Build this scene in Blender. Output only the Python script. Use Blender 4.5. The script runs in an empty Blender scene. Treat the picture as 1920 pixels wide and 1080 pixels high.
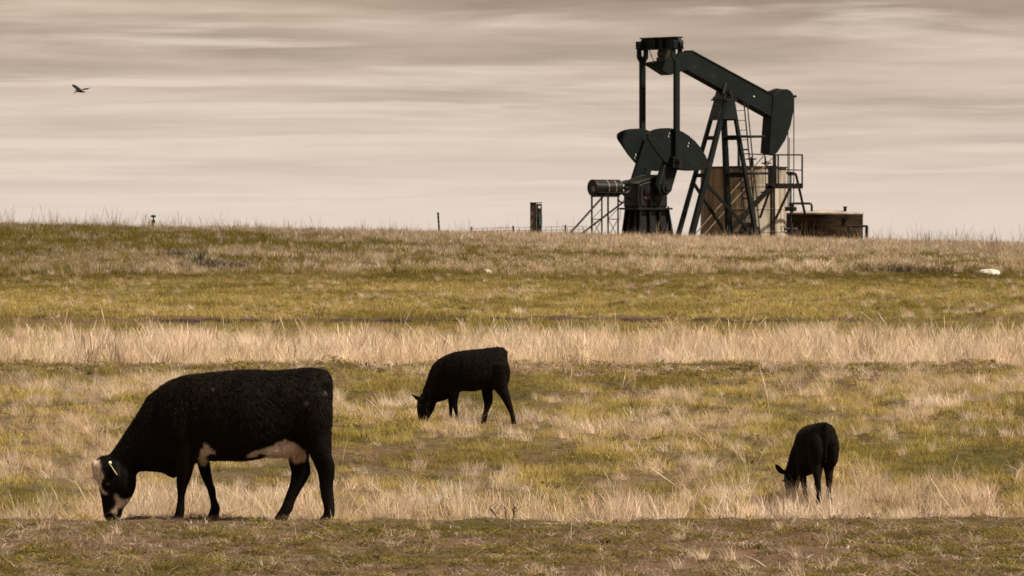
import bpy, math, random
import numpy as np
from mathutils import Vector, Matrix
from mathutils.geometry import delaunay_2d_cdt

random.seed(7)
RNG = np.random.default_rng(11)
R = math.radians
scene = bpy.context.scene
COL = scene.collection

# ------------------------------------------------------------------ camera
F = 10667.0            # focal length in photograph pixels (200 mm on 36 mm)
HC = 2.72              # camera height above the cow's feet
HY = 400.0             # eye level row of the photograph
cam_d = bpy.data.cameras.new('camera')
cam = bpy.data.objects.new('camera', cam_d); COL.objects.link(cam)
cam.location = (0, 0, HC)
cam.rotation_euler = (R(90) - math.atan(140.0 / F), 0, 0)
cam_d.lens = 200; cam_d.sensor_width = 36
cam_d.clip_start = 1.0; cam_d.clip_end = 6000
cam_d.dof.use_dof = True; cam_d.dof.focus_distance = 52; cam_d.dof.aperture_fstop = 18
scene.camera = cam

# ------------------------------------------------------------------ world, sun, exposure
SUN_AZ = R(110)      # direction of the sun seen from the scene: +x is 90, -y (behind the camera) is 180
SUN_EL = R(52)
world = bpy.data.worlds.new('World'); scene.world = world; world.use_nodes = True
nt = world.node_tree; nt.nodes.clear(); L = nt.links.new
def N(tree, typ, **kw):
    n = tree.nodes.new(typ)
    for k, v in kw.items():
        if k in n.bl_rna.properties: setattr(n, k, v)
    return n
def MATH(tree, op, a, b=None, c=None):
    n = tree.nodes.new('ShaderNodeMath'); n.operation = op
    for i, v in enumerate((a, b, c)):
        if v is None: continue
        if isinstance(v, (int, float)): n.inputs[i].default_value = v
        else: tree.links.new(v, n.inputs[i])
    return n.outputs[0]
tc = N(nt, 'ShaderNodeTexCoord'); sep = N(nt, 'ShaderNodeSeparateXYZ'); L(tc.outputs['Generated'], sep.inputs[0])
zc = MATH(nt, 'MAXIMUM', sep.outputs[2], 0.0)
den = MATH(nt, 'ADD', zc, 0.030)
px = MATH(nt, 'DIVIDE', sep.outputs[0], den); py = MATH(nt, 'DIVIDE', sep.outputs[1], den)
def cloud(sx, sy, scale, detail, rough, off):
    cmb = N(nt, 'ShaderNodeCombineXYZ')
    L(MATH(nt, 'MULTIPLY', px, sx), cmb.inputs[0])
    L(MATH(nt, 'MULTIPLY_ADD', py, sy, off), cmb.inputs[1])
    cmb.inputs[2].default_value = off
    n = N(nt, 'ShaderNodeTexNoise'); n.inputs['Scale'].default_value = scale
    n.inputs['Detail'].default_value = detail; n.inputs['Roughness'].default_value = rough
    n.inputs['Distortion'].default_value = 0.35
    L(cmb.outputs[0], n.inputs['Vector']); return n.outputs['Fac']
c1 = cloud(0.5, 0.28, 1.0, 6, 0.55, 3.7)      # broad banks of the cloud deck
c2 = cloud(0.95, 0.8, 1.0, 6, 0.5, 11.3)      # streaks
mixc = MATH(nt, 'ADD', MATH(nt, 'MULTIPLY', c1, 0.62), MATH(nt, 'MULTIPLY', c2, 0.38))
ramp = N(nt, 'ShaderNodeValToRGB'); L(mixc, ramp.inputs[0])
er = ramp.color_ramp.elements
er[0].position = 0.39; er[0].color = (0.218, 0.158, 0.114, 1)
er[1].position = 0.615; er[1].color = (0.495, 0.395, 0.318, 1)
e = ramp.color_ramp.elements.new(0.50); e.color = (0.34, 0.256, 0.196, 1)
# thin bright air under the deck, towards the horizon
hz = MATH(nt, 'POWER', MATH(nt, 'SUBTRACT', 1.0, MATH(nt, 'MINIMUM', MATH(nt, 'MULTIPLY', zc, 24.0), 1.0)), 1.3)
mh = N(nt, 'ShaderNodeMix', data_type='RGBA'); L(MATH(nt, 'MULTIPLY', hz, 0.88), mh.inputs['Factor'])
c3 = cloud(0.62, 0.62, 1.0, 7, 0.55, 27.9)      # thin bright wisps
wr = N(nt, 'ShaderNodeMapRange'); wr.interpolation_type = 'SMOOTHSTEP'; L(c3, wr.inputs[0]); wr.inputs[1].default_value = 0.50; wr.inputs[2].default_value = 0.66; wr.inputs[4].default_value = 0.7
mw = N(nt, 'ShaderNodeMix', data_type='RGBA'); L(wr.outputs[0], mw.inputs['Factor']); L(ramp.outputs[0], mw.inputs[6]); mw.inputs[7].default_value = (0.55, 0.455, 0.376, 1)
L(mw.outputs[2], mh.inputs[6]); mh.inputs[7].default_value = (0.555, 0.472, 0.405, 1)
bg1 = N(nt, 'ShaderNodeBackground'); L(mh.outputs[2], bg1.inputs[0]); bg1.inputs[1].default_value = 1.0
sky = N(nt, 'ShaderNodeTexSky'); sky.sky_type = 'NISHITA'; sky.sun_disc = False
sky.sun_elevation = SUN_EL; sky.sun_rotation = SUN_AZ
bg2 = N(nt, 'ShaderNodeBackground'); L(sky.outputs[0], bg2.inputs[0]); bg2.inputs[1].default_value = 0.06
mx = N(nt, 'ShaderNodeMixShader'); mx.inputs[0].default_value = 0.06
L(bg1.outputs[0], mx.inputs[1]); L(bg2.outputs[0], mx.inputs[2])
wo = N(nt, 'ShaderNodeOutputWorld'); L(mx.outputs[0], wo.inputs[0])

sun_d = bpy.data.lights.new('sun', 'SUN'); sun_d.energy = 5.0; sun_d.angle = R(2.5); sun_d.color = (1.0, 0.90, 0.75)
sun = bpy.data.objects.new('sun', sun_d); COL.objects.link(sun)
sd = Vector((math.sin(SUN_AZ) * math.cos(SUN_EL), math.cos(SUN_AZ) * math.cos(SUN_EL), math.sin(SUN_EL)))
sun.rotation_euler = sd.to_track_quat('Z', 'Y').to_euler(); sun.location = (30, -30, 60)
scene.view_settings.view_transform = 'Standard'; scene.view_settings.look = 'None'
scene.view_settings.exposure = 0.60; scene.view_settings.gamma = 1.0

# ------------------------------------------------------------------ helpers
def tag(o, label=None, cat=None, group=None, kind=None):
    if label: o['label'] = label
    if cat: o['category'] = cat
    if group: o['group'] = group
    if kind: o['kind'] = kind
    return o
def empty(name, loc, rz=0):
    o = bpy.data.objects.new(name, None); COL.objects.link(o)
    o.location = loc; o.rotation_euler = (0, 0, rz); o.empty_display_size = 0.3
    return o
def px2w(x, y, d):
    """pixel + distance -> world point"""
    return Vector(((x - 960) * d / F, d, HC + (HY - y) * d / F))

class MB:
    def __init__(s): s.v = []; s.f = []
    def add(s, vs, fs):
        o = len(s.v); s.v += [tuple(p) for p in vs]; s.f += [tuple(i + o for i in f) for f in fs]
    def box(s, lo, hi):
        x0, y0, z0 = lo; x1, y1, z1 = hi
        s.add([(x0,y0,z0),(x1,y0,z0),(x1,y1,z0),(x0,y1,z0),(x0,y0,z1),(x1,y0,z1),(x1,y1,z1),(x0,y1,z1)],
              [(3,2,1,0),(4,5,6,7),(0,1,5,4),(1,2,6,5),(2,3,7,6),(3,0,4,7)])
    def bar(s, p0, p1, w, h=None, up=(0,0,1), w1=None):
        """rectangular bar from p0 to p1"""
        p0 = Vector(p0); p1 = Vector(p1); h = h or w; d = (p1 - p0).normalized()
        up = Vector(up)
        if abs(d.dot(up)) > 0.98: up = Vector((0,1,0))
        a = d.cross(up).normalized(); b = a.cross(d).normalized()
        k = (w1 or w) / w; vs = []
        for p, q in ((p0, 1), (p1, k)):
            for i, j in ((-1,-1),(1,-1),(1,1),(-1,1)): vs.append(p + a * (i * w * q / 2) + b * (j * h * q / 2))
        s.add(vs, [(3,2,1,0),(4,5,6,7),(0,1,5,4),(1,2,6,5),(2,3,7,6),(3,0,4,7)])
    def tube(s, p0, p1, r, n=10, r1=None):
        p0 = Vector(p0); p1 = Vector(p1); r1 = r if r1 is None else r1
        d = (p1 - p0).normalized(); up = Vector((0,0,1)) if abs(d.z) < 0.95 else Vector((1,0,0))
        a = d.cross(up).normalized(); b = a.cross(d).normalized(); vs = []
        for p, q in ((p0, r), (p1, r1)):
            for i in range(n):
                t = 2 * math.pi * i / n; vs.append(p + a * (math.cos(t) * q) + b * (math.sin(t) * q))
        fs = [(i, (i + 1) % n, n + (i + 1) % n, n + i) for i in range(n)]
        s.add(vs, fs + [tuple(range(n))[::-1], tuple(range(n, 2 * n))])
    def path(s, pts, r, n=8):
        for a, b in zip(pts[:-1], pts[1:]): s.tube(a, b, r, n)
    def ring(s, c, rad, r, axis='z', n=24, m=6, a0=0, a1=2*math.pi):
        pts = []
        for i in range(n + 1):
            t = a0 + (a1 - a0) * i / n; p = (math.cos(t) * rad, math.sin(t) * rad)
            q = {'z': (p[0], p[1], 0), 'y': (p[0], 0, p[1]), 'x': (0, p[0], p[1])}[axis]
            pts.append(Vector(c) + Vector(q))
        s.path(pts, r, m)
    def prism(s, outer, holes, fn, n0, n1):
        """polygon (2d) with holes extruded between n0 and n1; fn(a,b,n) -> 3d"""
        loops = [list(outer)] + [list(h) for h in holes]
        pts = []; faces = []; edges = []
        for lp in loops:
            o = len(pts); pts += [Vector(p) for p in lp]; idx = list(range(o, o + len(lp)))
            edges += [(idx[i], idx[(i + 1) % len(idx)]) for i in range(len(idx))]
        out = delaunay_2d_cdt(pts, edges, [], 1, 1e-6)
        vs2, tri = out[0], out[2]
        def inside(p, poly):
            c = False; j = len(poly) - 1
            for i in range(len(poly)):
                if (poly[i][1] > p[1]) != (poly[j][1] > p[1]) and p[0] < (poly[j][0]-poly[i][0])*(p[1]-poly[i][1])/(poly[j][1]-poly[i][1])+poly[i][0]: c = not c
                j = i
            return c
        keep = []
        for t in tri:
            c = ((vs2[t[0]][0]+vs2[t[1]][0]+vs2[t[2]][0])/3, (vs2[t[0]][1]+vs2[t[1]][1]+vs2[t[2]][1])/3)
            if inside(c, loops[0]) and not any(inside(c, h) for h in loops[1:]): keep.append(tuple(t))
        n = len(vs2)
        V3 = [fn(p[0], p[1], n0) for p in vs2] + [fn(p[0], p[1], n1) for p in vs2]
        fs = [t[::-1] for t in keep] + [tuple(i + n for i in t) for t in keep]
        ec = {}
        for t in keep:
            for i in range(3):
                a, b = t[i], t[(i + 1) % 3]; ec[(a, b)] = 1
        for (a, b) in ec:
            if (b, a) not in ec: fs.append((a, b, b + n, a + n))
        s.add(V3, fs)
    def build(s, name, mat, parent=None, smooth=False, bevel=0):
        me = bpy.data.meshes.new(name); me.from_pydata(s.v, [], s.f); me.validate(); me.update()
        import bmesh
        bm = bmesh.new(); bm.from_mesh(me); bmesh.ops.recalc_face_normals(bm, faces=bm.faces); bm.to_mesh(me); bm.free()
        if mat: me.materials.append(mat)
        if smooth:
            me.polygons.foreach_set('use_smooth', [True] * len(me.polygons))
            try: me.set_sharp_from_angle(angle=R(40))
            except Exception: pass
        o = bpy.data.objects.new(name, me); COL.objects.link(o); o.parent = parent
        if bevel:
            m = o.modifiers.new('bevel', 'BEVEL'); m.width = bevel; m.segments = 2; m.limit_method = 'ANGLE'; m.angle_limit = R(40)
        return o
def circle(cx, cy, r, n=10): return [(cx + r*math.cos(2*math.pi*i/n), cy + r*math.sin(2*math.pi*i/n)) for i in range(n)]

# ------------------------------------------------------------------ numpy noise
_P = np.random.default_rng(3).random((256, 256))
def vnoise(x, y):
    xi = np.floor(x).astype(int); yi = np.floor(y).astype(int); fx = x - xi; fy = y - yi
    fx = fx*fx*(3-2*fx); fy = fy*fy*(3-2*fy)
    g = lambda a, b: _P[a % 256, b % 256]
    return (g(xi,yi)*(1-fx)+g(xi+1,yi)*fx)*(1-fy)+(g(xi,yi+1)*(1-fx)+g(xi+1,yi+1)*fx)*fy
def fbm(x, y, o=4):
    s = 0; a = 0.5; t = 0
    for i in range(o):
        s = s + a*vnoise(x*2**i+17.3*i, y*2**i+9.1*i); t += a; a *= 0.5
    return s / t
def sst(a, b, x):
    t = np.clip((x-a)/(b-a), 0, 1); return t*t*(3-2*t)

# ------------------------------------------------------------------ materials
def mat_new(name):
    m = bpy.data.materials.new(name); m.use_nodes = True
    return m, m.node_tree, m.node_tree.nodes['Principled BSDF']
def mat_noise(name, c0, c1, scale=4, rough=0.6, metal=0.0, bump=0.0, bscale=40, detail=6, stretch=(1,1,1), lo=0.35, hi=0.65, c2=None, spec=0.5):
    m, t, b = mat_new(name)
    tcn = N(t, 'ShaderNodeTexCoord'); mp = N(t, 'ShaderNodeMapping'); mp.inputs['Scale'].default_value = stretch
    t.links.new(tcn.outputs['Object'], mp.inputs[0])
    n = N(t, 'ShaderNodeTexNoise'); n.inputs['Scale'].default_value = scale; n.inputs['Detail'].default_value = detail
    t.links.new(mp.outputs[0], n.inputs['Vector'])
    r = N(t, 'ShaderNodeValToRGB'); t.links.new(n.outputs['Fac'], r.inputs[0])
    r.color_ramp.elements[0].position = lo; r.color_ramp.elements[0].color = (*c0, 1)
    r.color_ramp.elements[1].position = hi; r.color_ramp.elements[1].color = (*c1, 1)
    if c2:
        e = r.color_ramp.elements.new(min(0.98, hi + 0.08)); e.color = (*c2, 1)
    t.links.new(r.outputs[0], b.inputs['Base Color'])
    b.inputs['Roughness'].default_value = rough; b.inputs['Metallic'].default_value = metal
    b.inputs['Specular IOR Level'].default_value = spec
    if bump:
        n2 = N(t, 'ShaderNodeTexNoise'); n2.inputs['Scale'].default_value = bscale; n2.inputs['Detail'].default_value = 4
        t.links.new(mp.outputs[0], n2.inputs['Vector'])
        bp = N(t, 'ShaderNodeBump'); bp.inputs['Strength'].default_value = bump; bp.inputs['Distance'].default_value = 0.02
        t.links.new(n2.outputs['Fac'], bp.inputs['Height']); t.links.new(bp.outputs[0], b.inputs['Normal'])
    return m
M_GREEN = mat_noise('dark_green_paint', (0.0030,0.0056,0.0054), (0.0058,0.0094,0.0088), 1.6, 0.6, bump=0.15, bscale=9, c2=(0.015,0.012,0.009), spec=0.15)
M_GREEN2 = mat_noise('dull_and_lit_green_paint', (0.014,0.018,0.015), (0.03,0.033,0.028), 3, 0.65, bump=0.15, bscale=9, c2=(0.045,0.032,0.023), spec=.25)  # also the lighter tone for pumpjack faces painted as lit
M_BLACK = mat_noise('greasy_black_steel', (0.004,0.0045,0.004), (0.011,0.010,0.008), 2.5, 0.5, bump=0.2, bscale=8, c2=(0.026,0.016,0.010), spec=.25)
M_STEEL = mat_noise('weathered_dark_steel', (0.007,0.0065,0.006), (0.02,0.016,0.012), 5, 0.6, spec=.25)
M_CABLE = mat_noise('cable_steel', (0.02,0.018,0.016), (0.05,0.045,0.04), 6, 0.5, metal=0.5)
M_PIPE = mat_noise('pale_rail_pipe', (0.22,0.17,0.12), (0.36,0.29,0.22), 3, 0.6)
M_WHITE = mat_noise('white_paint', (0.55,0.5,0.43), (0.72,0.67,0.6), 5, 0.5)
M_RUSTBROWN = mat_noise('rusty_brown_steel', (0.007,0.0045,0.0028), (0.032,0.019,0.009), 1.6, 0.8, stretch=(0.7,0.7,3.2), bump=0.3, bscale=14, c2=(0.075,0.048,0.03), spec=.1)
M_ROOFPALE = mat_noise('pale_tank_roof', (0.22,0.185,0.15), (0.36,0.31,0.26), 2, 0.7)
M_ROCK = mat_noise('pale_rock', (0.30,0.255,0.21), (0.55,0.50,0.44), 5, 0.85, bump=0.6, bscale=12)
M_WOOD = mat_noise('grey_weathered_wood', (0.05,0.04,0.03), (0.13,0.105,0.08), 6, 0.85, stretch=(3,3,0.4), bump=0.4, bscale=30)
def tank_material():
    m, t, b = mat_new('streaked_tank_steel')
    tcn = N(t, 'ShaderNodeTexCoord')
    def noise(scale, stretch, detail=6):
        mp = N(t, 'ShaderNodeMapping'); mp.inputs['Scale'].default_value = stretch; t.links.new(tcn.outputs['Object'], mp.inputs[0])
        n = N(t, 'ShaderNodeTexNoise'); n.inputs['Scale'].default_value = scale; n.inputs['Detail'].default_value = detail
        t.links.new(mp.outputs[0], n.inputs['Vector']); return n.outputs['Fac']
    streak = noise(3.0, (1,1,0.12)); rust = noise(1.7, (1,1,0.5), 9)
    sx = N(t, 'ShaderNodeSeparateXYZ'); t.links.new(tcn.outputs['Object'], sx.inputs[0])
    # rust brown plus painted shade darken the side away from the sun
    side = MATH(t, 'MULTIPLY_ADD', sx.outputs[0], -0.42, 0.05)
    fac = MATH(t, 'ADD', MATH(t, 'ADD', side, MATH(t, 'MULTIPLY', rust, 1.2)), MATH(t, 'MULTIPLY', streak, 0.5))
    r = N(t, 'ShaderNodeValToRGB'); t.links.new(fac, r.inputs[0])
    r.color_ramp.elements[0].position = 0.55; r.color_ramp.elements[0].color = (0.38,0.335,0.275,1)
    r.color_ramp.elements[1].position = 1.25; r.color_ramp.elements[1].color = (0.17,0.118,0.066,1)
    r.color_ramp.elements[1].position = 1.0
    e = r.color_ramp.elements.new(0.78); e.color = (0.25,0.205,0.15,1)
    r2 = N(t, 'ShaderNodeValToRGB'); t.links.new(streak, r2.inputs[0])
    r2.color_ramp.elements[0].position = 0.36; r2.color_ramp.elements[0].color = (0.32,0.26,0.2,1)
    r2.color_ramp.elements[1].position = 0.58; r2.color_ramp.elements[1].color = (1,1,1,1)
    mm = N(t, 'ShaderNodeMix', data_type='RGBA', blend_type='MULTIPLY'); mm.inputs['Factor'].default_value = 1.0
    t.links.new(r.outputs[0], mm.inputs[6]); t.links.new(r2.outputs[0], mm.inputs[7]); t.links.new(mm.outputs[2], b.inputs['Base Color'])
    b.inputs['Roughness'].default_value = 0.75
    return m
M_TANK = tank_material()

# ------------------------------------------------------------------ terrain
_PD = np.array([0,20,30,40,44,48,50.2,50.55,51.3,52.2,53,56,62,68,73,75.0,75.5,77,80,90,100,104.6,105.05,115,130,149.5,150.4,165,190,215,230,245,270,320,600,3000], float)
_PZ = np.array([-1.4,-.75,-.42,-.16,-.07,0.0,0.01,-.03,-.16,-.10,0.0,.13,.425,.585,.70,.725,.68,.52,.50,.60,.665,.69,.77,.835,.93,1.07,1.12,1.24,1.45,1.63,1.66,1.50,1.10,.10,-6,-70], float)
def ground_z(x, y):
    x = np.asarray(x, float); y = np.asarray(y, float)
    wob = (fbm(x*0.22+5, y*0.0+3.3, 3)-0.5)            # terrace edges wander a little
    yy = y + wob*np.interp(y, [45,51,75,105,150,200], [0.0,0.25,1.2,2.2,5,0])
    z = np.interp(yy, _PD, _PZ)
    z = z - 0.0215*np.clip(x,-40,40)*sst(140, 228, y)
    a = np.interp(y, [20,44,52,75,110,160,230,260,400], [.03,.035,.05,.05,.07,.12,.12,.10,.5])
    z = z + a*(fbm(x*1.3, y*0.9, 4)-0.5)*2*0.6 + a*1.0*(fbm(x*0.25+40, y*0.16+7, 3)-0.5)
    fine = np.interp(y, [38,41,110,130], [0,1,1,0])
    z = z + fine*0.035*(fbm(x*5.1+3, y*4.2+8, 2)-0.5)*2
    return z
def gz(x, y): return float(ground_z(np.array([x]), np.array([y]))[0])

def dryness(x, y):
    """0 green sward .. 1 dry straw"""
    big = fbm(x*0.45+2.0, y*0.26+9.0, 4); mid = fbm(x*1.5+30, y*0.9+4, 4)
    n = (big-0.5)*1.5 + (mid-0.5)*1.5
    base = np.interp(y, [40,47,50,50.6,52.5,54,58,64,70,73,75.2,75.8,79,88,93,98,104,105.2,115,135,149,150.5,158,168,190,212,228],
                        [.40,.42,.48,.95,.9,.62,.50,.52,.50,.52,.55,1.0,1.0,.92,.74,.44,.34,.30,.34,.36,.12,.92,.88,.66,.48,.64,.86])
    lf = np.clip(-x/20.0, -.6, 1)*sst(172, 196, y)*np.interp(y,[185,205,225],[1,1.7,1.5])          # the left end of the crest is greener
    return np.clip(base + n - 0.42*lf, 0, 1)
def bareness(x, y):
    n = fbm(x*0.8+70, y*0.7+21, 4)
    base = np.interp(y, [40,46,49.5,50.4,50.8,70,71.5,74.8,75.3,104,104.7,105.2,106,149,149.7,150.3,151], [.38,.45,.50,.40,0.02,.05,.26,.34,.05,.05,.75,.75,.05,.0,.2,.2,.0])
    return np.clip((n-0.5)*2.2 + base, 0, 1)

def axis(parts):
    out = []
    for a, b, st in parts: out += list(np.arange(a, b, st))
    return out
xs = axis([(0,15,0.15),(15,45,0.6),(45,120,5),(120,1500,120)]) ; xs = np.array([-v for v in xs[:0:-1]] + xs)
ys = np.array(axis([(2,40,1.0),(40,56,0.11),(56,110,0.15),(110,250,0.5),(250,320,4),(320,3000,80)]) + [3000.0])
GX, GY = np.meshgrid(xs, ys); GZ = ground_z(GX, GY)
nx, ny = len(xs), len(ys)
gv = np.stack([GX.ravel(), GY.ravel(), GZ.ravel()], 1)
ii = (np.arange(ny-1)[:,None]*nx + np.arange(nx-1)[None,:]).ravel()
gf = np.stack([ii, ii+1, ii+1+nx, ii+nx], 1)
gm = bpy.data.meshes.new('ground')
gm.vertices.add(len(gv)); gm.vertices.foreach_set('co', gv.ravel())
gm.loops.add(gf.size); gm.loops.foreach_set('vertex_index', gf.ravel().astype(np.int32))
gm.polygons.add(len(gf)); gm.polygons.foreach_set('loop_start', (np.arange(len(gf))*4).astype(np.int32))
gm.polygons.foreach_set('use_smooth', np.ones(len(gf), bool)); gm.update(calc_edges=True)
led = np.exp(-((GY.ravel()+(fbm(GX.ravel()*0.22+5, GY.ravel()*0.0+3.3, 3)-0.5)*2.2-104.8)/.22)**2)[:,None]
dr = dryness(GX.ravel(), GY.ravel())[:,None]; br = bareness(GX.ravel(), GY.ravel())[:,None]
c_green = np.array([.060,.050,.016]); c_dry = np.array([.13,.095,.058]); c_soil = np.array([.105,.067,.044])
gc = c_green*(1-dr)+c_dry*dr; gc = gc*(1-br)+c_soil*br; led = led*sst(.36,.56,fbm(GX.ravel()*.55+90, GY.ravel()*.3, 3))[:,None]; gc = gc*(1-led)+np.array([.022,.016,.011])*led  # dark soil along the ledge face, with its shade painted in
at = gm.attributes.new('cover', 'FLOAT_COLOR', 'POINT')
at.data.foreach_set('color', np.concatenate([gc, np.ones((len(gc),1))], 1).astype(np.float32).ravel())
m, t, b = mat_new('pasture_ground')
an = N(t, 'ShaderNodeAttribute'); an.attribute_name = 'cover'
tcn = N(t, 'ShaderNodeTexCoord')
n1 = N(t, 'ShaderNodeTexNoise'); n1.inputs['Scale'].default_value = 14; n1.inputs['Detail'].default_value = 8; n1.inputs['Roughness'].default_value = 0.7
t.links.new(tcn.outputs['Object'], n1.inputs['Vector'])
r1 = N(t, 'ShaderNodeValToRGB'); t.links.new(n1.outputs['Fac'], r1.inputs[0])
r1.color_ramp.elements[0].position = 0.33; r1.color_ramp.elements[0].color = (0.42,0.40,0.38,1)
r1.color_ramp.elements[1].position = 0.68; r1.color_ramp.elements[1].color = (1.5,1.45,1.35,1)
mm = N(t, 'ShaderNodeMix', data_type='RGBA', blend_type='MULTIPLY'); mm.inputs['Factor'].default_value = 1
t.links.new(an.outputs['Color'], mm.inputs[6]); t.links.new(r1.outputs[0], mm.inputs[7]); t.links.new(mm.outputs[2], b.inputs['Base Color'])
b.inputs['Roughness'].default_value = 0.95; b.inputs['Specular IOR Level'].default_value = 0.1
n2 = N(t, 'ShaderNodeTexNoise'); n2.inputs['Scale'].default_value = 22; n2.inputs['Detail'].default_value = 6
t.links.new(tcn.outputs['Object'], n2.inputs['Vector'])
bp = N(t, 'ShaderNodeBump'); bp.inputs['Strength'].default_value = 0.8; bp.inputs['Distance'].default_value = 0.04
t.links.new(n2.outputs['Fac'], bp.inputs['Height']); t.links.new(bp.outputs[0], b.inputs['Normal'])
gm.materials.append(m)
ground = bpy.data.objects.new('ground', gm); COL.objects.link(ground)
tag(ground, 'terraced pasture ground rising to a low grassy crest', 'ground', kind='structure')

# ------------------------------------------------------------------ grass
def grass_material(name, transl=0.5):
    m, t, b = mat_new(name); t.nodes.remove(b)
    ai = N(t, 'ShaderNodeAttribute'); ai.attribute_type = 'INSTANCER'; ai.attribute_name = 'tint'
    ab = N(t, 'ShaderNodeAttribute'); ab.attribute_name = 'blade'
    mm = N(t, 'ShaderNodeMix', data_type='RGBA', blend_type='MULTIPLY'); mm.inputs['Factor'].default_value = 1
    t.links.new(ai.outputs['Color'], mm.inputs[6]); t.links.new(ab.outputs['Color'], mm.inputs[7])
    d = N(t, 'ShaderNodeBsdfDiffuse'); tr = N(t, 'ShaderNodeBsdfTranslucent'); ms = N(t, 'ShaderNodeMixShader'); ms.inputs[0].default_value = transl
    t.links.new(mm.outputs[2], d.inputs[0]); t.links.new(mm.outputs[2], tr.inputs[0])
    t.links.new(d.outputs[0], ms.inputs[1]); t.links.new(tr.outputs[0], ms.inputs[2])
    t.links.new(ms.outputs[0], t.nodes['Material Output'].inputs[0])
    return m
M_GRASS = grass_material('grass_blades')
def blade_mesh(name, nb, rad, h0, h1, w, lean, curve, seed, var=0.35, hue=0.0, head=0.0):
    var = var*1.5
    """a tuft of nb tapering curved blades (4 levels each); head: fraction carrying a seed head"""
    g = np.random.default_rng(seed); V = []; Fc = []; C = []
    for k in range(nb):
        a = g.random()*2*math.pi; rr = rad*math.sqrt(g.random()); bx, by = rr*math.cos(a), rr*math.sin(a)
        h = h0 + (h1-h0)*g.random(); az = g.random()*2*math.pi; le = lean*abs(g.normal())*h; cu = curve*g.random()*h
        fz = g.random()*math.pi; dx, dy = math.cos(fz), math.sin(fz); ww = w*(0.6+0.8*g.random())
        hd = g.random() < head
        o = len(V); v = 1 + var*(g.random()-0.5)*2; cc = (v*(1+hue*(g.random()-.5)), v, v*(1-hue*(g.random()-.5)), 1)
        lev = (0, .45, .8, 1.0)
        for i, s in enumerate(lev):
            off = le*s + cu*s*s*1.2; z = h*s*(1-0.18*s*cu/max(h,1e-4)) - (0.02 if i == 0 else 0)
            x = bx + math.cos(az)*off; y = by + math.sin(az)*off
            wk = ww*(1-s)**0.6*0.5
            if hd: wk = ww*(0.28, 0.22, 0.75, 0.05)[i]
            if i < 3:
                V += [(x-dx*wk, y-dy*wk, z), (x+dx*wk, y+dy*wk, z)]; C += [cc, cc]
            else: V.append((x, y, z)); C.append(cc)
        Fc += [(o,o+1,o+3,o+2), (o+2,o+3,o+5,o+4), (o+4,o+5,o+6)]
    return finish_tuft(name, V, Fc, C)
def leaf_mesh(name, nl, rad, h, size, seed):
    """low broad-leaved pasture herb: small tilted leaflets"""
    g = np.random.default_rng(seed); V = []; Fc = []; C = []
    for k in range(nl):
        a = g.random()*2*math.pi; rr = rad*math.sqrt(g.random()); z = h*(0.2+0.8*g.random())*(1-0.5*rr/rad)
        c = Vector((rr*math.cos(a), rr*math.sin(a), z)); az = g.random()*2*math.pi; ti = g.normal()*0.5
        d = Vector((math.cos(az), math.sin(az), ti)).normalized(); s = d.cross(Vector((0,0,1))).normalized(); sz = size*(0.6+0.8*g.random())
        o = len(V); V += [tuple(c-d*sz), tuple(c+s*sz*.5), tuple(c+d*sz), tuple(c-s*sz*.5)]; Fc.append((o,o+1,o+2,o+3))
        v = 0.65+0.7*g.random(); C += [(v,v,v,1)]*4
    return finish_tuft(name, V, Fc, C)
def finish_tuft(name, V, Fc, C):
    me = bpy.data.meshes.new(name); me.from_pydata(V, [], Fc); me.update()
    a = me.attributes.new('blade', 'FLOAT_COLOR', 'POINT'); a.data.foreach_set('color', np.array(C, np.float32).ravel())
    me.materials.append(M_GRASS)
    return bpy.data.objects.new(name, me)            # prototype only: never linked to the scene

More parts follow.
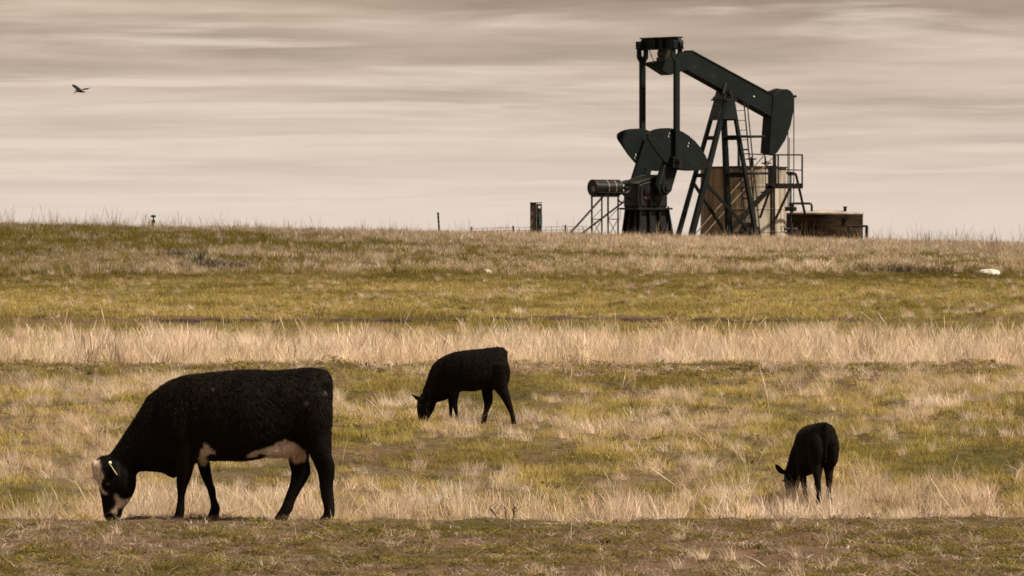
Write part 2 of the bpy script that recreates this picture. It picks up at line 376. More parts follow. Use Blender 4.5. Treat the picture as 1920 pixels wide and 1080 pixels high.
def scatter(name, label, protos, pts, rot, scl, tint):
    """one object of stuff: tufts instanced on explicit points by geometry nodes"""
    n = len(pts)
    if n == 0: return
    me = bpy.data.meshes.new(name); me.vertices.add(n); me.vertices.foreach_set('co', pts.astype(np.float32).ravel())
    a = me.attributes.new('rot', 'FLOAT_VECTOR', 'POINT'); a.data.foreach_set('vector', rot.astype(np.float32).ravel())
    a = me.attributes.new('scl', 'FLOAT_VECTOR', 'POINT'); a.data.foreach_set('vector', scl.astype(np.float32).ravel())
    a = me.attributes.new('tint', 'FLOAT_COLOR', 'POINT'); a.data.foreach_set('color', np.concatenate([tint, np.ones((n,1))],1).astype(np.float32).ravel())
    a = me.attributes.new('pick', 'INT', 'POINT'); a.data.foreach_set('value', RNG.integers(0, len(protos), n).astype(np.int32))
    o = bpy.data.objects.new(name, me); COL.objects.link(o)
    pc = bpy.data.collections.new(name + '_tufts')
    for p in protos: pc.objects.link(p)
    g = bpy.data.node_groups.new(name, 'GeometryNodeTree')
    g.interface.new_socket('Geometry', in_out='INPUT', socket_type='NodeSocketGeometry'); g.interface.new_socket('Geometry', in_out='OUTPUT', socket_type='NodeSocketGeometry')
    gi = g.nodes.new('NodeGroupInput'); go = g.nodes.new('NodeGroupOutput')
    ci = g.nodes.new('GeometryNodeCollectionInfo'); ci.inputs['Collection'].default_value = pc; ci.inputs['Separate Children'].default_value = True; ci.inputs['Reset Children'].default_value = True
    ip = g.nodes.new('GeometryNodeInstanceOnPoints'); ip.inputs['Pick Instance'].default_value = True
    def na(nm, ty):
        q = g.nodes.new('GeometryNodeInputNamedAttribute'); q.data_type = ty; q.inputs['Name'].default_value = nm; return q.outputs['Attribute']
    g.links.new(gi.outputs[0], ip.inputs['Points']); g.links.new(ci.outputs[0], ip.inputs['Instance'])
    g.links.new(na('pick','INT'), ip.inputs['Instance Index'])
    er_ = g.nodes.new('FunctionNodeEulerToRotation'); g.links.new(na('rot','FLOAT_VECTOR'), er_.inputs[0]); g.links.new(er_.outputs[0], ip.inputs['Rotation'])
    g.links.new(na('scl','FLOAT_VECTOR'), ip.inputs['Scale']); g.links.new(ip.outputs[0], go.inputs[0])
    md = o.modifiers.new('scatter', 'NODES'); md.node_group = g
    tag(o, label, 'grass', kind='stuff')
    return o

def spread(y0, y1, dens, halfw):
    """random points over a strip of ground (halfw(y) wide each side)"""
    wmax = halfw(y1); n = int(2*wmax*(y1-y0)*dens)
    x = (RNG.random(n)*2-1)*wmax; y = y0 + RNG.random(n)*(y1-y0)
    k = np.abs(x) < halfw(y); return x[k], y[k]
hw = lambda y: 0.128*y + 1.0
C_PALE = np.array([.76,.63,.50]); C_STRAW = np.array([.60,.47,.32]); C_BROWN = np.array([.25,.17,.10])
C_OLIVE = np.array([.31,.245,.066]); C_LUSH = np.array([.178,.146,.038]); C_YG = np.array([.46,.362,.135])
def lerp(a, b, t): t = np.asarray(t)[:,None]; return a*(1-t)+b*t
def jitter(c, amt=.22): return c*(1+(RNG.random((len(c),1))-.5)*2*amt)*(1+(RNG.random((len(c),3))-.5)*.08)
def rots(n, tilt=.12): return np.stack([RNG.normal(0,tilt,n), RNG.normal(0,tilt,n), RNG.random(n)*6.283],1)

short_p = [blade_mesh('short_tuft', 46, .13, .04, .11, .007, .5, .6, 20+i, .35, .15) for i in range(4)]
mid_p = [blade_mesh('mid_tuft', 46, .12, .10, .26, .006, .42, .55, 30+i, .3, .12) for i in range(4)]
tall_p = [blade_mesh('tall_tuft', 46, .13, .20, .46, .0065, .28, .38, 40+i, .3, .10, head=.18) for i in range(5)]
stalk_p = [blade_mesh('stalk', 5, .05, .35, .75, .0065, .25, .35, 50+i, .25, .05, head=.5) for i in range(4)]
herb_p = [leaf_mesh('herb', 46, .10, .058, .016, 60+i) for i in range(4)]
litter_p = [blade_mesh('litter', 26, .16, .015, .045, .009, 3.0, 1.5, 70+i, .4, .1) for i in range(4)]
fshort_p = [blade_mesh('far_short', 60, .30, .06, .15, .016, .5, .5, 80+i, .35, .15) for i in range(4)]
ftall_p = [blade_mesh('far_tall', 44, .24, .22, .55, .013, .28, .35, 90+i, .35, .12, head=.2) for i in range(5)]
fstalk_p = [blade_mesh('far_stalk', 5, .12, .5, 1.05, .013, .24, .3, 100+i, .3, .05, head=.4) for i in range(4)]

def layer(name, label, protos, y0, y1, dens, keep, size, color, tilt=.12, sy=.25):
    x, y = spread(y0, y1, dens, hw)
    d = dryness(x, y); b_ = bareness(x, y)
    k = RNG.random(len(x)) < keep(x, y, d, b_); x, y, d, b_ = x[k], y[k], d[k], b_[k]
    n = len(x); s = size(x, y, d, b_)*(1+(RNG.random(n)-.5)*2*sy)
    scl = np.stack([s*(.85+.3*RNG.random(n)), s*(.85+.3*RNG.random(n)), s*(.8+.4*RNG.random(n))],1)
    scatter(name, label, protos, np.stack([x, y, ground_z(x, y)-.005],1), rots(n, tilt), scl, jitter(color(x, y, d, b_)))
green = lambda x, y, d, b_: lerp(lerp(C_LUSH, C_OLIVE, fbm(x*.7+9, y*.5, 3)), C_YG, np.clip(d*1.3-.25,0,1))
straw = lambda x, y, d, b_: lerp(lerp(C_STRAW, C_PALE, np.clip((fbm(x*.8+50, y*.6+2, 3)-.3)*2.2,0,1)), C_BROWN, (RNG.random(len(x)) < .10)*.8)

worn = lambda x, y, d, b_: lerp(lerp(C_LUSH*.6, C_OLIVE*.75, fbm(x*1.4+9, y*1.1, 3)), C_BROWN*.85, np.clip(fbm(x*2.1+60, y*1.7, 3)*1.9-.55,0,1))
clump = lambda x, y: fbm(x*2.3+11, y*1.5+5, 3)
# near worn strip on the first terrace
layer('short_grass', 'short worn olive grass on the strip in front of the black cow', short_p, 37, 50.6, 40, lambda x,y,d,b: np.clip(1.0-b*.9,.10,1)*np.clip((clump(x,y)-.25)*2.4,.15,1), lambda x,y,d,b: (.34+.42*np.clip((clump(x,y)-.35)*2,0,1))*np.interp(y,[48.6,49.3],[1,.62]), worn)
layer('pasture_herbs', 'low leafy herbs scattered over the worn strip of ground', herb_p, 37, 50.6, 44, lambda x,y,d,b: np.clip(1.1-b*.7,.25,1)*(fbm(x*1.6+4,y*1.2,3)>.43)*(y<49.5), lambda x,y,d,b: .5+.6*RNG.random(len(x)), lambda x,y,d,b: lerp(C_LUSH*.55, C_OLIVE*.85, RNG.random(len(x))))
layer('dead_litter', 'flattened dead grass littering the worn strip of ground', litter_p, 37, 50.8, 34, lambda x,y,d,b: .45+.5*d+0*x, lambda x,y,d,b: .9+0*x, lambda x,y,d,b: lerp(C_BROWN*.7, C_PALE*.75, RNG.random(len(x))**2))
layer('straw_tufts', 'scattered pale straw tufts on the worn strip of ground', mid_p, 37, 49.6, 2.2, lambda x,y,d,b: (d>.55)*.7, lambda x,y,d,b: .5+0*x, straw)
# pasture between the first and second terrace
layer('pasture_grass', 'short yellow-green grass of the pasture where the calves graze', short_p, 50.6, 75.3, 42, lambda x,y,d,b: np.clip(1.3-.5*d-b*.7,.1,1)*np.clip((clump(x,y)-.28)*2.6,.12,1), lambda x,y,d,b: (.50+.55*np.clip((clump(x,y)-.35)*2.2,0,1))*np.where(y>72.5,.65,1), lambda x,y,d,b: np.where((y>72)[:,None], worn(x,y,d,b)*1.5, green(x,y,np.clip(d+.25,0,1),b)*1.06))
layer('dry_pasture_grass', 'patchy straw grass of the pasture where the calves graze', mid_p, 50.5, 74.9, 24, lambda x,y,d,b: np.clip((d-.42)*1.5+(clump(x+40,y)-.5)*1.4,0.04,1)*np.clip(1.15-b,.08,1)*np.where((y>71.5),.35,1), lambda x,y,d,b: (.34+.26*d+.35*np.clip((clump(x+40,y)-.45)*2,0,1)), straw, .2)
layer('dry_tall_grass', 'fringe of tall pale dry grass behind the worn strip', tall_p, 50.65, 53.0, 26, lambda x,y,d,b: np.clip((d-.35)*1.5,0.05,1)*np.clip((clump(x*.7,y)-.25)*2.2,.12,1), lambda x,y,d,b: .45+.5*fbm(x*.9,y*.5,3), straw, .14)
layer('dry_seed_stalks', 'thin leaning pale seed stalks rising from the pasture', stalk_p, 50.7, 72, 1.7, lambda x,y,d,b: np.clip(d-.2,.05,1)*np.clip((clump(x*.6+7,y*.6)-.35)*3,0,1), lambda x,y,d,b: .45+.4*RNG.random(len(x)), lambda x,y,d,b: lerp(C_STRAW, C_PALE, RNG.random(len(x))), .32)
layer('dark_tussocks', 'dark green tussocks toned as shaded gaps over the calf pasture', mid_p, 51.5, 76, 3.0, lambda x,y,d,b: (d<.65)*.6, lambda x,y,d,b: .28+.2*RNG.random(len(x)), lambda x,y,d,b: lerp(C_LUSH*.55, C_OLIVE*.5, RNG.random(len(x))))  # dark tint stands in for shade between the grass clumps
layer('pasture_herb_tufts', 'small dark leafy herbs between the grass of the calf pasture', herb_p, 51.5, 76, 5, lambda x,y,d,b: (d<.7)*(fbm(x*1.6+4,y*1.2,3)>.46)*1.0, lambda x,y,d,b: .6+.7*RNG.random(len(x)), lambda x,y,d,b: lerp(C_LUSH*.55, C_OLIVE*.9, RNG.random(len(x))))
layer('terrace_edge_herbs', 'rough brown and olive herbs along the edge of the second terrace', herb_p, 71.8, 75.35, 16, lambda x,y,d,b: (fbm(x*1.9+14,y*1.5,3)>.40)*1.0, lambda x,y,d,b: .7+.9*RNG.random(len(x)), lambda x,y,d,b: lerp(lerp(C_LUSH*.6, C_OLIVE*.9, RNG.random(len(x))), C_BROWN, (RNG.random(len(x))<.4)*1.0))
layer('terrace_edge_litter', 'dead pale litter along the edge of the second terrace', litter_p, 71.8, 75.35, 14, lambda x,y,d,b: .5+0*x, lambda x,y,d,b: 1.2+0*x, lambda x,y,d,b: lerp(C_BROWN, C_PALE, RNG.random(len(x))))
# band of tall straw behind the second terrace
layer('straw_band', 'long band of tall pale straw grass behind the second terrace', tall_p, 75.4, 99, 15, lambda x,y,d,b: np.clip((d-.35)*1.8,.03,1)*np.interp(y,[75,86,94,99],[1,.85,.4,.12])*np.clip((fbm(x*.8,y*.4+6,3)-.2)*2.4,.25,1), lambda x,y,d,b: (.60+.5*fbm(x*.5,y*.3,3))*np.interp(y,[75,90,99],[1,.9,.6]), lambda x,y,d,b: straw(x,y,d,b)*1.06, .16, .42)
layer('straw_band_stalks', 'loose seed stalks standing over the tall straw band', stalk_p, 76, 96, 1.0, lambda x,y,d,b: .6+0*x, lambda x,y,d,b: .62+.3*RNG.random(len(x)), lambda x,y,d,b: lerp(C_STRAW, C_PALE, RNG.random(len(x))), .25)
layer('sward_under_straw', 'short green grass growing between straw and the soil ledge', short_p, 76, 104.2, 12, lambda x,y,d,b: np.clip(1.2-.6*d-b*.7,.1,1), lambda x,y,d,b: 1.0+0*x, lambda x,y,d,b: green(x,y,np.clip(d+.1,0,1),b))
# green slope above the soil ledge
layer('green_slope_grass', 'smooth olive green grass slope above the soil ledge', fshort_p, 104.75, 152, 9.5, lambda x,y,d,b: np.clip(1.2-b*.8,.15,1), lambda x,y,d,b: .40+.28*(1-d), lambda x,y,d,b: lerp(C_OLIVE*.75, C_YG*.95, np.clip(fbm(x*.35+3,y*.15,4)*2.4-.6+.4*d,0,1))*np.interp(y,[105,132,148],[1.05,.95,.62])[:,None])
layer('green_slope_straw', 'few straw tufts on the olive green slope', mid_p, 105, 150, 3.5, lambda x,y,d,b: np.clip((d-.35)*1.6,.03,1), lambda x,y,d,b: .6+0*x, straw)
layer('green_slope_tussocks', 'dark tussocks dotted on the olive green slope', fshort_p, 105, 152, .9, lambda x,y,d,b: (fbm(x*.5+33,y*.2,3)>.5)*.7+.1, lambda x,y,d,b: .6+0*x, lambda x,y,d,b: lerp(C_LUSH*.45, C_OLIVE*.5, RNG.random(len(x))))
# rough bank up to the crest
layer('bank_grass', 'rough green grass of the upper bank below the pumpjack', fshort_p, 150, 246, 4.6, lambda x,y,d,b: np.clip(1.25-.6*d,.15,1), lambda x,y,d,b: 1.0+.5*(1-d), lambda x,y,d,b: green(x,y,d*.7,b)*.66)
layer('bank_dry_grass', 'tall dry brownish grass along the crest below the pumpjack', ftall_p, 150.3, 249, 5.2, lambda x,y,d,b: np.clip((d-.28)*1.5,.04,1), lambda x,y,d,b: np.interp(y,[150,158,175,205,240],[.42,.45,.52,.66,.70])*(.8+.4*fbm(x*.4,y*.3,3)), lambda x,y,d,b: straw(x,y,d,b)*np.interp(y,[150,165,200,240],[1,.92,.85,.85])[:,None]*np.interp(x,[-16,-4,8,12,20],[.62,.82,1.0,.92,.78])[:,None])
layer('crest_stalks', 'thin weed stalks standing against the sky on the crest', fstalk_p, 205, 247, .75, lambda x,y,d,b: np.clip(.2+.55*fbm(x*.35+8,y*.2,3)+.3*(x<-8)+.35*(x>13),0,1), lambda x,y,d,b: .55+.35*RNG.random(len(x))+.1*(x<-14)+.12*(x>12), lambda x,y,d,b: lerp(C_BROWN*.8, C_STRAW*.9, RNG.random(len(x))), .1)
layer('bank_tussocks', 'dark tussocks dotted over the upper bank', fshort_p, 152, 235, .28, lambda x,y,d,b: .7+0*x, lambda x,y,d,b: 1.0+0*x, lambda x,y,d,b: lerp(C_LUSH*.45, C_BROWN*.35, RNG.random(len(x))))

# ------------------------------------------------------------------ animals
def ring_pts(x1, z1, x2, z2, hwid, yc, n=22, e=2.25):
    c = Vector(((x1+x2)/2, yc, (z1+z2)/2)); a = Vector(((x2-x1)/2, 0, (z2-z1)/2)); bb = Vector((0, hwid, 0)); out = []
    for i in range(n):
        t = 2*math.pi*i/n; ct, st = math.cos(t), math.sin(t)
        out.append(c + a*(math.copysign(abs(ct)**(2/e), ct)) + bb*(math.copysign(abs(st)**(2/e), st)))
    return out
def chain(mb, rings, n=22, e=2.25, cap=0.55):
    """loft a closed limb through the rings (x1,z1,x2,z2,halfwidth,y)"""
    rs = [ring_pts(*r, n=n, e=e) for r in rings]
    def endring(r0, r1):
        c0 = sum(r0, Vector())/n; c1 = sum(r1, Vector())/n; d = (c0-c1); 
        rad = min((p-c0).length for p in r0); d = d.normalized()*rad*0.45 if d.length > 1e-6 else d
        return [c0 + (p-c0)*cap + d for p in r0]
    rs = [endring(rs[0], rs[1])] + rs + [endring(rs[-1], rs[-2])]
    vs = [p for r in rs for p in r]; fs = []
    for k in range(len(rs)-1):
        for i in range(n): fs.append((k*n+i, k*n+(i+1)%n, (k+1)*n+(i+1)%n, (k+1)*n+i))
    fs += [tuple(range(n))[::-1], tuple(range((len(rs)-1)*n, len(rs)*n))]
    mb.add(vs, fs)
def blob(mb, c, r, n=14, m=10):
    vs = [(c[0], c[1], c[2]-r[2])]; fs = []
    for j in range(1, m):
        ph = -math.pi/2 + math.pi*j/m
        for i in range(n):
            t = 2*math.pi*i/n; vs.append((c[0]+r[0]*math.cos(ph)*math.cos(t), c[1]+r[1]*math.cos(ph)*math.sin(t), c[2]+r[2]*math.sin(ph)))
    vs.append((c[0], c[1], c[2]+r[2]))
    for i in range(n): fs.append((0, 1+(i+1)%n, 1+i)); fs.append((len(vs)-1, 1+(m-2)*n+i, 1+(m-2)*n+(i+1)%n))
    for j in range(m-2):
        for i in range(n): fs.append((1+j*n+i, 1+j*n+(i+1)%n, 1+(j+1)*n+(i+1)%n, 1+(j+1)*n+i))
    mb.add(vs, fs)
def skin_body(name, mb, voxel, iters=5):
    tmp = mb.build('tmp_body', None)
    r = tmp.modifiers.new('r', 'REMESH'); r.mode = 'VOXEL'; r.voxel_size = voxel; r.use_smooth_shade = True
    s = tmp.modifiers.new('s', 'SMOOTH'); s.factor = 0.5; s.iterations = iters
    dg = bpy.context.evaluated_depsgraph_get(); me = bpy.data.meshes.new_from_object(tmp.evaluated_get(dg)); me.name = name
    bpy.data.objects.remove(tmp)
    return me
def pip(x, z, poly):
    c = np.zeros(len(x), bool); j = len(poly)-1
    for i in range(len(poly)):
        xi, zi = poly[i]; xj, zj = poly[j]
        c ^= ((zi > z) != (zj > z)) & (x < (xj-xi)*(z-zi)/((zj-zi) or 1e-9)+xi); j = i
    return c
def coat_material(name, black=(.0036,.0028,.0022), brown=(.011,.0065,.0038)):
    m, t, b = mat_new(name)
    a = N(t, 'ShaderNodeAttribute'); a.attribute_name = 'coat'
    tcn = N(t, 'ShaderNodeTexCoord'); mp = N(t, 'ShaderNodeMapping'); mp.inputs['Scale'].default_value = (1,1,.35); t.links.new(tcn.outputs['Object'], mp.inputs[0])
    n = N(t, 'ShaderNodeTexNoise'); n.inputs['Scale'].default_value = 5; n.inputs['Detail'].default_value = 7; t.links.new(mp.outputs[0], n.inputs[0])
    r = N(t, 'ShaderNodeValToRGB'); t.links.new(n.outputs['Fac'], r.inputs[0])
    r.color_ramp.elements[0].position = .45; r.color_ramp.elements[0].color = (*black,1); r.color_ramp.elements[1].position = .72; r.color_ramp.elements[1].color = (*brown,1)
    fw = N(t, 'ShaderNodeTexNoise'); fw.inputs['Scale'].default_value = 60; fw.inputs['Detail'].default_value = 5; t.links.new(mp.outputs[0], fw.inputs[0])
    rw = N(t, 'ShaderNodeValToRGB'); t.links.new(fw.outputs['Fac'], rw.inputs[0])
    rw.color_ramp.elements[0].position = .35; rw.color_ramp.elements[0].color = (.36,.255,.185,1); rw.color_ramp.elements[1].position = .66; rw.color_ramp.elements[1].color = (.66,.56,.46,1)
    mxx = N(t, 'ShaderNodeMix', data_type='RGBA'); sp = N(t, 'ShaderNodeSeparateColor'); t.links.new(a.outputs['Color'], sp.inputs[0])
    t.links.new(sp.outputs[0], mxx.inputs['Factor']); t.links.new(r.outputs[0], mxx.inputs[6]); t.links.new(rw.outputs[0], mxx.inputs[7])
    mh = N(t, 'ShaderNodeMix', data_type='RGBA'); t.links.new(sp.outputs[1], mh.inputs['Factor']); t.links.new(mxx.outputs[2], mh.inputs[6]); mh.inputs[7].default_value = (.085,.06,.042,1)
    mp2 = N(t, 'ShaderNodeMix', data_type='RGBA'); t.links.new(sp.outputs[2], mp2.inputs['Factor']); t.links.new(mh.outputs[2], mp2.inputs[6]); mp2.inputs[7].default_value = (.50,.32,.22,1)
    t.links.new(mp2.outputs[2], b.inputs['Base Color'])
    b.inputs['Roughness'].default_value = .8; b.inputs['Specular IOR Level'].default_value = .06
    nb = N(t, 'ShaderNodeTexNoise'); nb.inputs['Scale'].default_value = 130; nb.inputs['Detail'].default_value = 6; t.links.new(mp.outputs[0], nb.inputs[0])
    bp = N(t, 'ShaderNodeBump'); bp.inputs['Strength'].default_value = .2; bp.inputs['Distance'].default_value = .02; t.links.new(nb.outputs['Fac'], bp.inputs['Height']); t.links.new(bp.outputs[0], b.inputs['Normal'])
    return m
M_COAT = coat_material('black_cattle_coat')
M_EYE = mat_noise('wet_dark_eye', (.006,.004,.003), (.014,.008,.006), 8, .08)
M_TAG = mat_noise('ear_tag_plastic', (.55,.47,.25), (.65,.56,.32), 8, .5)
M_HORNY = mat_noise('hair_whorl', (.03,.02,.013), (.05,.03,.02), 8, .7)
def paint(me, white=None, hoof=None, pink=None):
    n = len(me.vertices); co = np.empty(n*3, np.float32); me.vertices.foreach_get('co', co); co = co.reshape(-1,3)
    c = np.zeros((n,4), np.float32); c[:,3] = 1
    if white is not None: c[:,0] = white(co)
    if hoof is not None: c[:,1] = hoof(co)
    if pink is not None: c[:,2] = pink(co)
    ed = np.empty(len(me.edges)*2, np.int32); me.edges.foreach_get('vertices', ed); ed = ed.reshape(-1,2)
    deg = np.bincount(ed.ravel(), minlength=n)[:,None]
    for _ in range(3):
        acc = np.zeros((n,3)); np.add.at(acc, ed[:,0], c[ed[:,1],:3]); np.add.at(acc, ed[:,1], c[ed[:,0],:3]); c[:,:3] = .5*c[:,:3]+.5*acc/deg
    a = me.attributes.new('coat', 'FLOAT_COLOR', 'POINT'); a.data.foreach_set('color', c.ravel())
    me.materials.append(M_COAT)

# ---- cow: outline read in an enlarged crop, 698 crop pixels per metre
def cx(v): return (v-818)/698.0
def cz(v): return (1000-v)/698.0
def cr(x1, y1, x2, y2, hwid, yc=0.0): return (cx(x1), cz(y1), cx(x2), cz(y2), hwid, yc)
mb = MB()
chain(mb, [cr(1528,170,1522,330,.07), cr(1514,126,1512,470,.15), cr(1484,88,1480,540,.215), cr(1400,76,1410,575,.265), cr(1300,86,1310,560,.29), cr(1200,96,1220,580,.32),
           cr(1100,92,1110,626,.355), cr(1000,90,1010,642,.37), cr(900,98,910,640,.365), cr(800,107,800,640,.345), cr(720,116,700,655,.31), cr(640,124,630,700,.275),
           cr(560,150,575,725,.235), cr(490,192,525,722,.205)], n=28)
chain(mb, [cr(600,138,590,715,.20), cr(500,188,530,715,.185), cr(420,245,455,705,.16), cr(355,355,405,702,.135), cr(290,452,372,704,.12), cr(232,538,352,716,.11), cr(185,602,335,745,.10)], n=24)
chain(mb, [cr(545,700,600,700,.07), cr(530,725,596,735,.045), cr(560,738,585,742,.03)], n=14)      # dewlap
# head
chain(mb, [cr(112,636,235,622,.085), cr(90,668,310,668,.118), cr(92,706,346,712,.128), cr(108,750,350,758,.128), cr(122,795,346,800,.118), cr(131,840,330,842,.100), cr(139,885,305,885,.082), cr(144,925,275,920,.076), cr(148,958,263,955,.082), cr(157,985,255,980,.075)], n=24, e=2.5)
blob(mb, (cx(168), -.115, cz(770)), (.05,.022,.035)); blob(mb, (cx(168), .115, cz(770)), (.05,.022,.035))     # brows
blob(mb, (cx(108), 0, cz(668)), (.05,.085,.055)); blob(mb, (cx(104), .0, cz(712)), (.034,.07,.06))              # woolly poll
blob(mb, (cx(275), -.075, cz(785)), (.075,.05,.10)); blob(mb, (cx(275), .075, cz(785)), (.075,.05,.10))          # jaw muscle
for sgn in (-1, 1):                                                                                            # ears, drooping back
    chain(mb, [(cx(200), cz(655), cx(226), cz(640), .022, sgn*.10), (cx(203), cz(690), cx(258), cz(662), .03, sgn*.15), (cx(222), cz(722), cx(272), cz(700), .028, sgn*.20), (cx(246), cz(738), cx(266), cz(728), .014, sgn*.235)], n=12)
# limbs: (row, left, right, halfwidth)
def leg(mb, rows, y, fx, fz, y_top=None):
    k = len(rows); yt = y if y_top is None else y_top
    chain(mb, [(fx(xl), fz(zz), fx(xr), fz(zz), h, yt+(y-yt)*min(1, i/(k*0.5))) for i, (zz, xl, xr, h) in enumerate(rows)], n=18, e=2.2)
leg(mb, [(430,590,745,.085), (560,600,735,.09), (650,600,712,.082), (720,600,694,.066), (775,600,672,.055), (805,602,662,.053), (850,606,650,.039), (900,600,650,.039), (930,594,650,.046), (958,588,648,.046), (978,562,640,.052), (1003,546,638,.058)], -.17, cx, cz, -.20)
leg(mb, [(470,640,790,.085), (600,690,785,.085), (660,712,790,.075), (720,728,800,.06), (775,752,808,.05), (815,772,826,.046), (860,784,828,.036), (895,792,838,.04), (920,796,852,.046), (950,786,850,.046), (972,776,846,.05), (995,764,846,.056)], .17, cx, cz, .19)
leg(mb, [(330,1330,1532,.11), (450,1345,1528,.11), (540,1375,1526,.095), (600,1408,1540,.075), (650,1432,1560,.055), (685,1446,1562,.048), (730,1458,1558,.04), (790,1464,1549,.036), (850,1474,1556,.036), (900,1488,1560,.042), (930,1494,1560,.046), (955,1488,1560,.046), (980,1465,1550,.052), (1008,1454,1548,.058)], -.175, cx, cz, -.185)
leg(mb, [(380,1270,1470,.10), (500,1262,1430,.10), (590,1264,1396,.08), (640,1268,1396,.062), (690,1278,1406,.052), (720,1284,1406,.046), (770,1278,1380,.04), (830,1258,1342,.036), (880,1240,1314,.038), (915,1226,1302,.044), (940,1214,1298,.046), (965,1196,1278,.052), (996,1178,1268,.058)], .175, cx, cz, .17)
blob(mb, (cx(1430), -.20, cz(380)), (.16,.12,.27)); blob(mb, (cx(1430), .20, cz(380)), (.16,.12,.27))           # thighs
blob(mb, (cx(665), -.19, cz(430)), (.17,.105,.27)); blob(mb, (cx(665), .19, cz(430)), (.17,.105,.27))          # shoulders
blob(mb, (cx(1490), -.11, cz(175)), (.07,.05,.06)); blob(mb, (cx(1490), .11, cz(175)), (.07,.05,.06))            # pin bones
blob(mb, (cx(1262), 0, cz(560)), (.17,.19,.085)); blob(mb, (cx(1190), -.03, cz(572)), (.2,.2,.07))             # udder and flank
for tx, ty in ((1262,-.10), (1310,-.11), (1270,.09), (1318,.09)):
    chain(mb, [(cx(tx-9), cz(600), cx(tx+9), cz(600), .014, ty), (cx(tx-7), cz(634), cx(tx+7), cz(634), .010, ty)], n=10)
chain(mb, [(cx(1490), cz(84), cx(1522), cz(110), .03, 0), (cx(1514), cz(125), cx(1542), cz(140), .026, 0), (cx(1517), cz(200), cx(1544), cz(200), .02, 0.02), (cx(1516), cz(330), cx(1540), cz(330), .017, 0.05), (cx(1512), cz(470), cx(1536), cz(470), .016, 0.07), (cx(1506), cz(560), cx(1536), cz(560), .024, 0.08), (cx(1512), cz(640), cx(1534), cz(640), .016, 0.08)], n=12)
def hx(v): return .4544*v+32.7
def hzz(v): return .4544*v+556
poll = [(hx(a), hzz(b_)) for a, b_ in [(60,230),(130,175),(205,160),(235,230),(240,300),(270,380),(240,430),(232,505),(255,560),(312,600),(290,622),(240,595),(205,520),(190,575),(150,480),(90,360),(60,300)]]
muzz = [(hx(a), hzz(b_)) for a, b_ in [(412,610),(450,620),(475,690),(560,692),(625,655),(650,690),(610,790),(500,880),(520,800),(465,800),(440,890),(360,865),(420,790),(440,720),(415,650)]]
fpat = [(770,525),(800,530),(830,580),(842,592),(790,590),(770,615),(790,634),(760,664),(722,664),(740,610)]
upat = [(1030,604),(1060,578),(1110,560),(1180,543),(1250,506),(1320,528),(1372,578),(1378,640),(1300,660),(1200,660),(1120,668),(1058,668),(1135,604),(1110,582),(1070,614),(1032,612)]
me = skin_body('cow_body', mb, .0115, 14)
def cow_white(co):
    X = co[:,0]*698+818; Z = 1000-co[:,2]*698
    j1 = (fbm(X*.06+3, Z*.06, 3)-.5)*26; j2 = (fbm(X*.06+30, Z*.06+8, 3)-.5)*26
    w = pip(X+j1*.5, Z+j2*.5, poll) | (pip(X+j1*.5, Z+j2*.5, muzz))
    near = co[:,1] < .12
    w |= (pip(X+j1, Z+j2, fpat) & (np.abs(co[:,1]) < .30)) | pip(X+j1, Z+j2, upat) & near & ~((Z > 640) & (X > 1400))
    front = (X < 130) & (Z > 640) & (Z < 790); w |= front
    spots = ((np.hypot(X-1388, Z-290) < 13) | (np.hypot(X-1503, Z-232) < 9) | (np.hypot(X-822, Z-203) < 6)) & (co[:,1] < 0)
    return w*1.0 + spots*.35
def cow_pink(co):
    X = co[:,0]*698+818; Z = 1000-co[:,2]*698
    return sst(1230, 1330, X)*sst(520, 560, Z)*(Z < 650)*(np.abs(co[:,1]) < .2)*.6*pip(X, Z, upat) + ((np.abs(X-150) < 14) & (Z > 960))*0.06
paint(me, cow_white, lambda co: sst(972, 978, 1000-co[:,2]*698)*(co[:,0] > cx(400))*1.0, cow_pink)
COW_X, COW_Y = (400-960)*50.0/F, 50.0
cow = empty('cow', (COW_X, COW_Y, gz(COW_X, COW_Y)))
cow.location.z = max(gz(COW_X+cx(v), COW_Y+dy) for v in (590,1505) for dy in (-.17,)) + .006; cow.scale = (1.01, 1.0, 1.018)
tag(cow, 'large black cow with white poll and muzzle patches grazing at the worn strip', 'cow', 'black cattle grazing')
def child_mesh(name, me, parent):
    o = bpy.data.objects.new(name, me); COL.objects.link(o); o.parent = parent; return o
me_cow = me; child_mesh('body', me, cow)
for sgn in (-1, 1):
    q = MB(); blob(q, (cx(184), sgn*.128, cz(775)), (.019,.012,.016)); q.build('eye', M_EYE, cow, smooth=True)
q = MB(); q.bar((cx(198), -.205, cz(650)), (cx(246), -.262, cz(716)), .03, .005, up=(1,0,.6)); q.bar((cx(196), -.200, cz(648)), (cx(202), -.213, cz(640)), .02, .02)
q.build('ear_tag', M_TAG, cow)
for sgn in (-1,):
    q = MB(); blob(q, (cx(170), -.052, cz(968)), (.012,.008,.018)); q.build('nostril', M_EYE, cow, smooth=True)

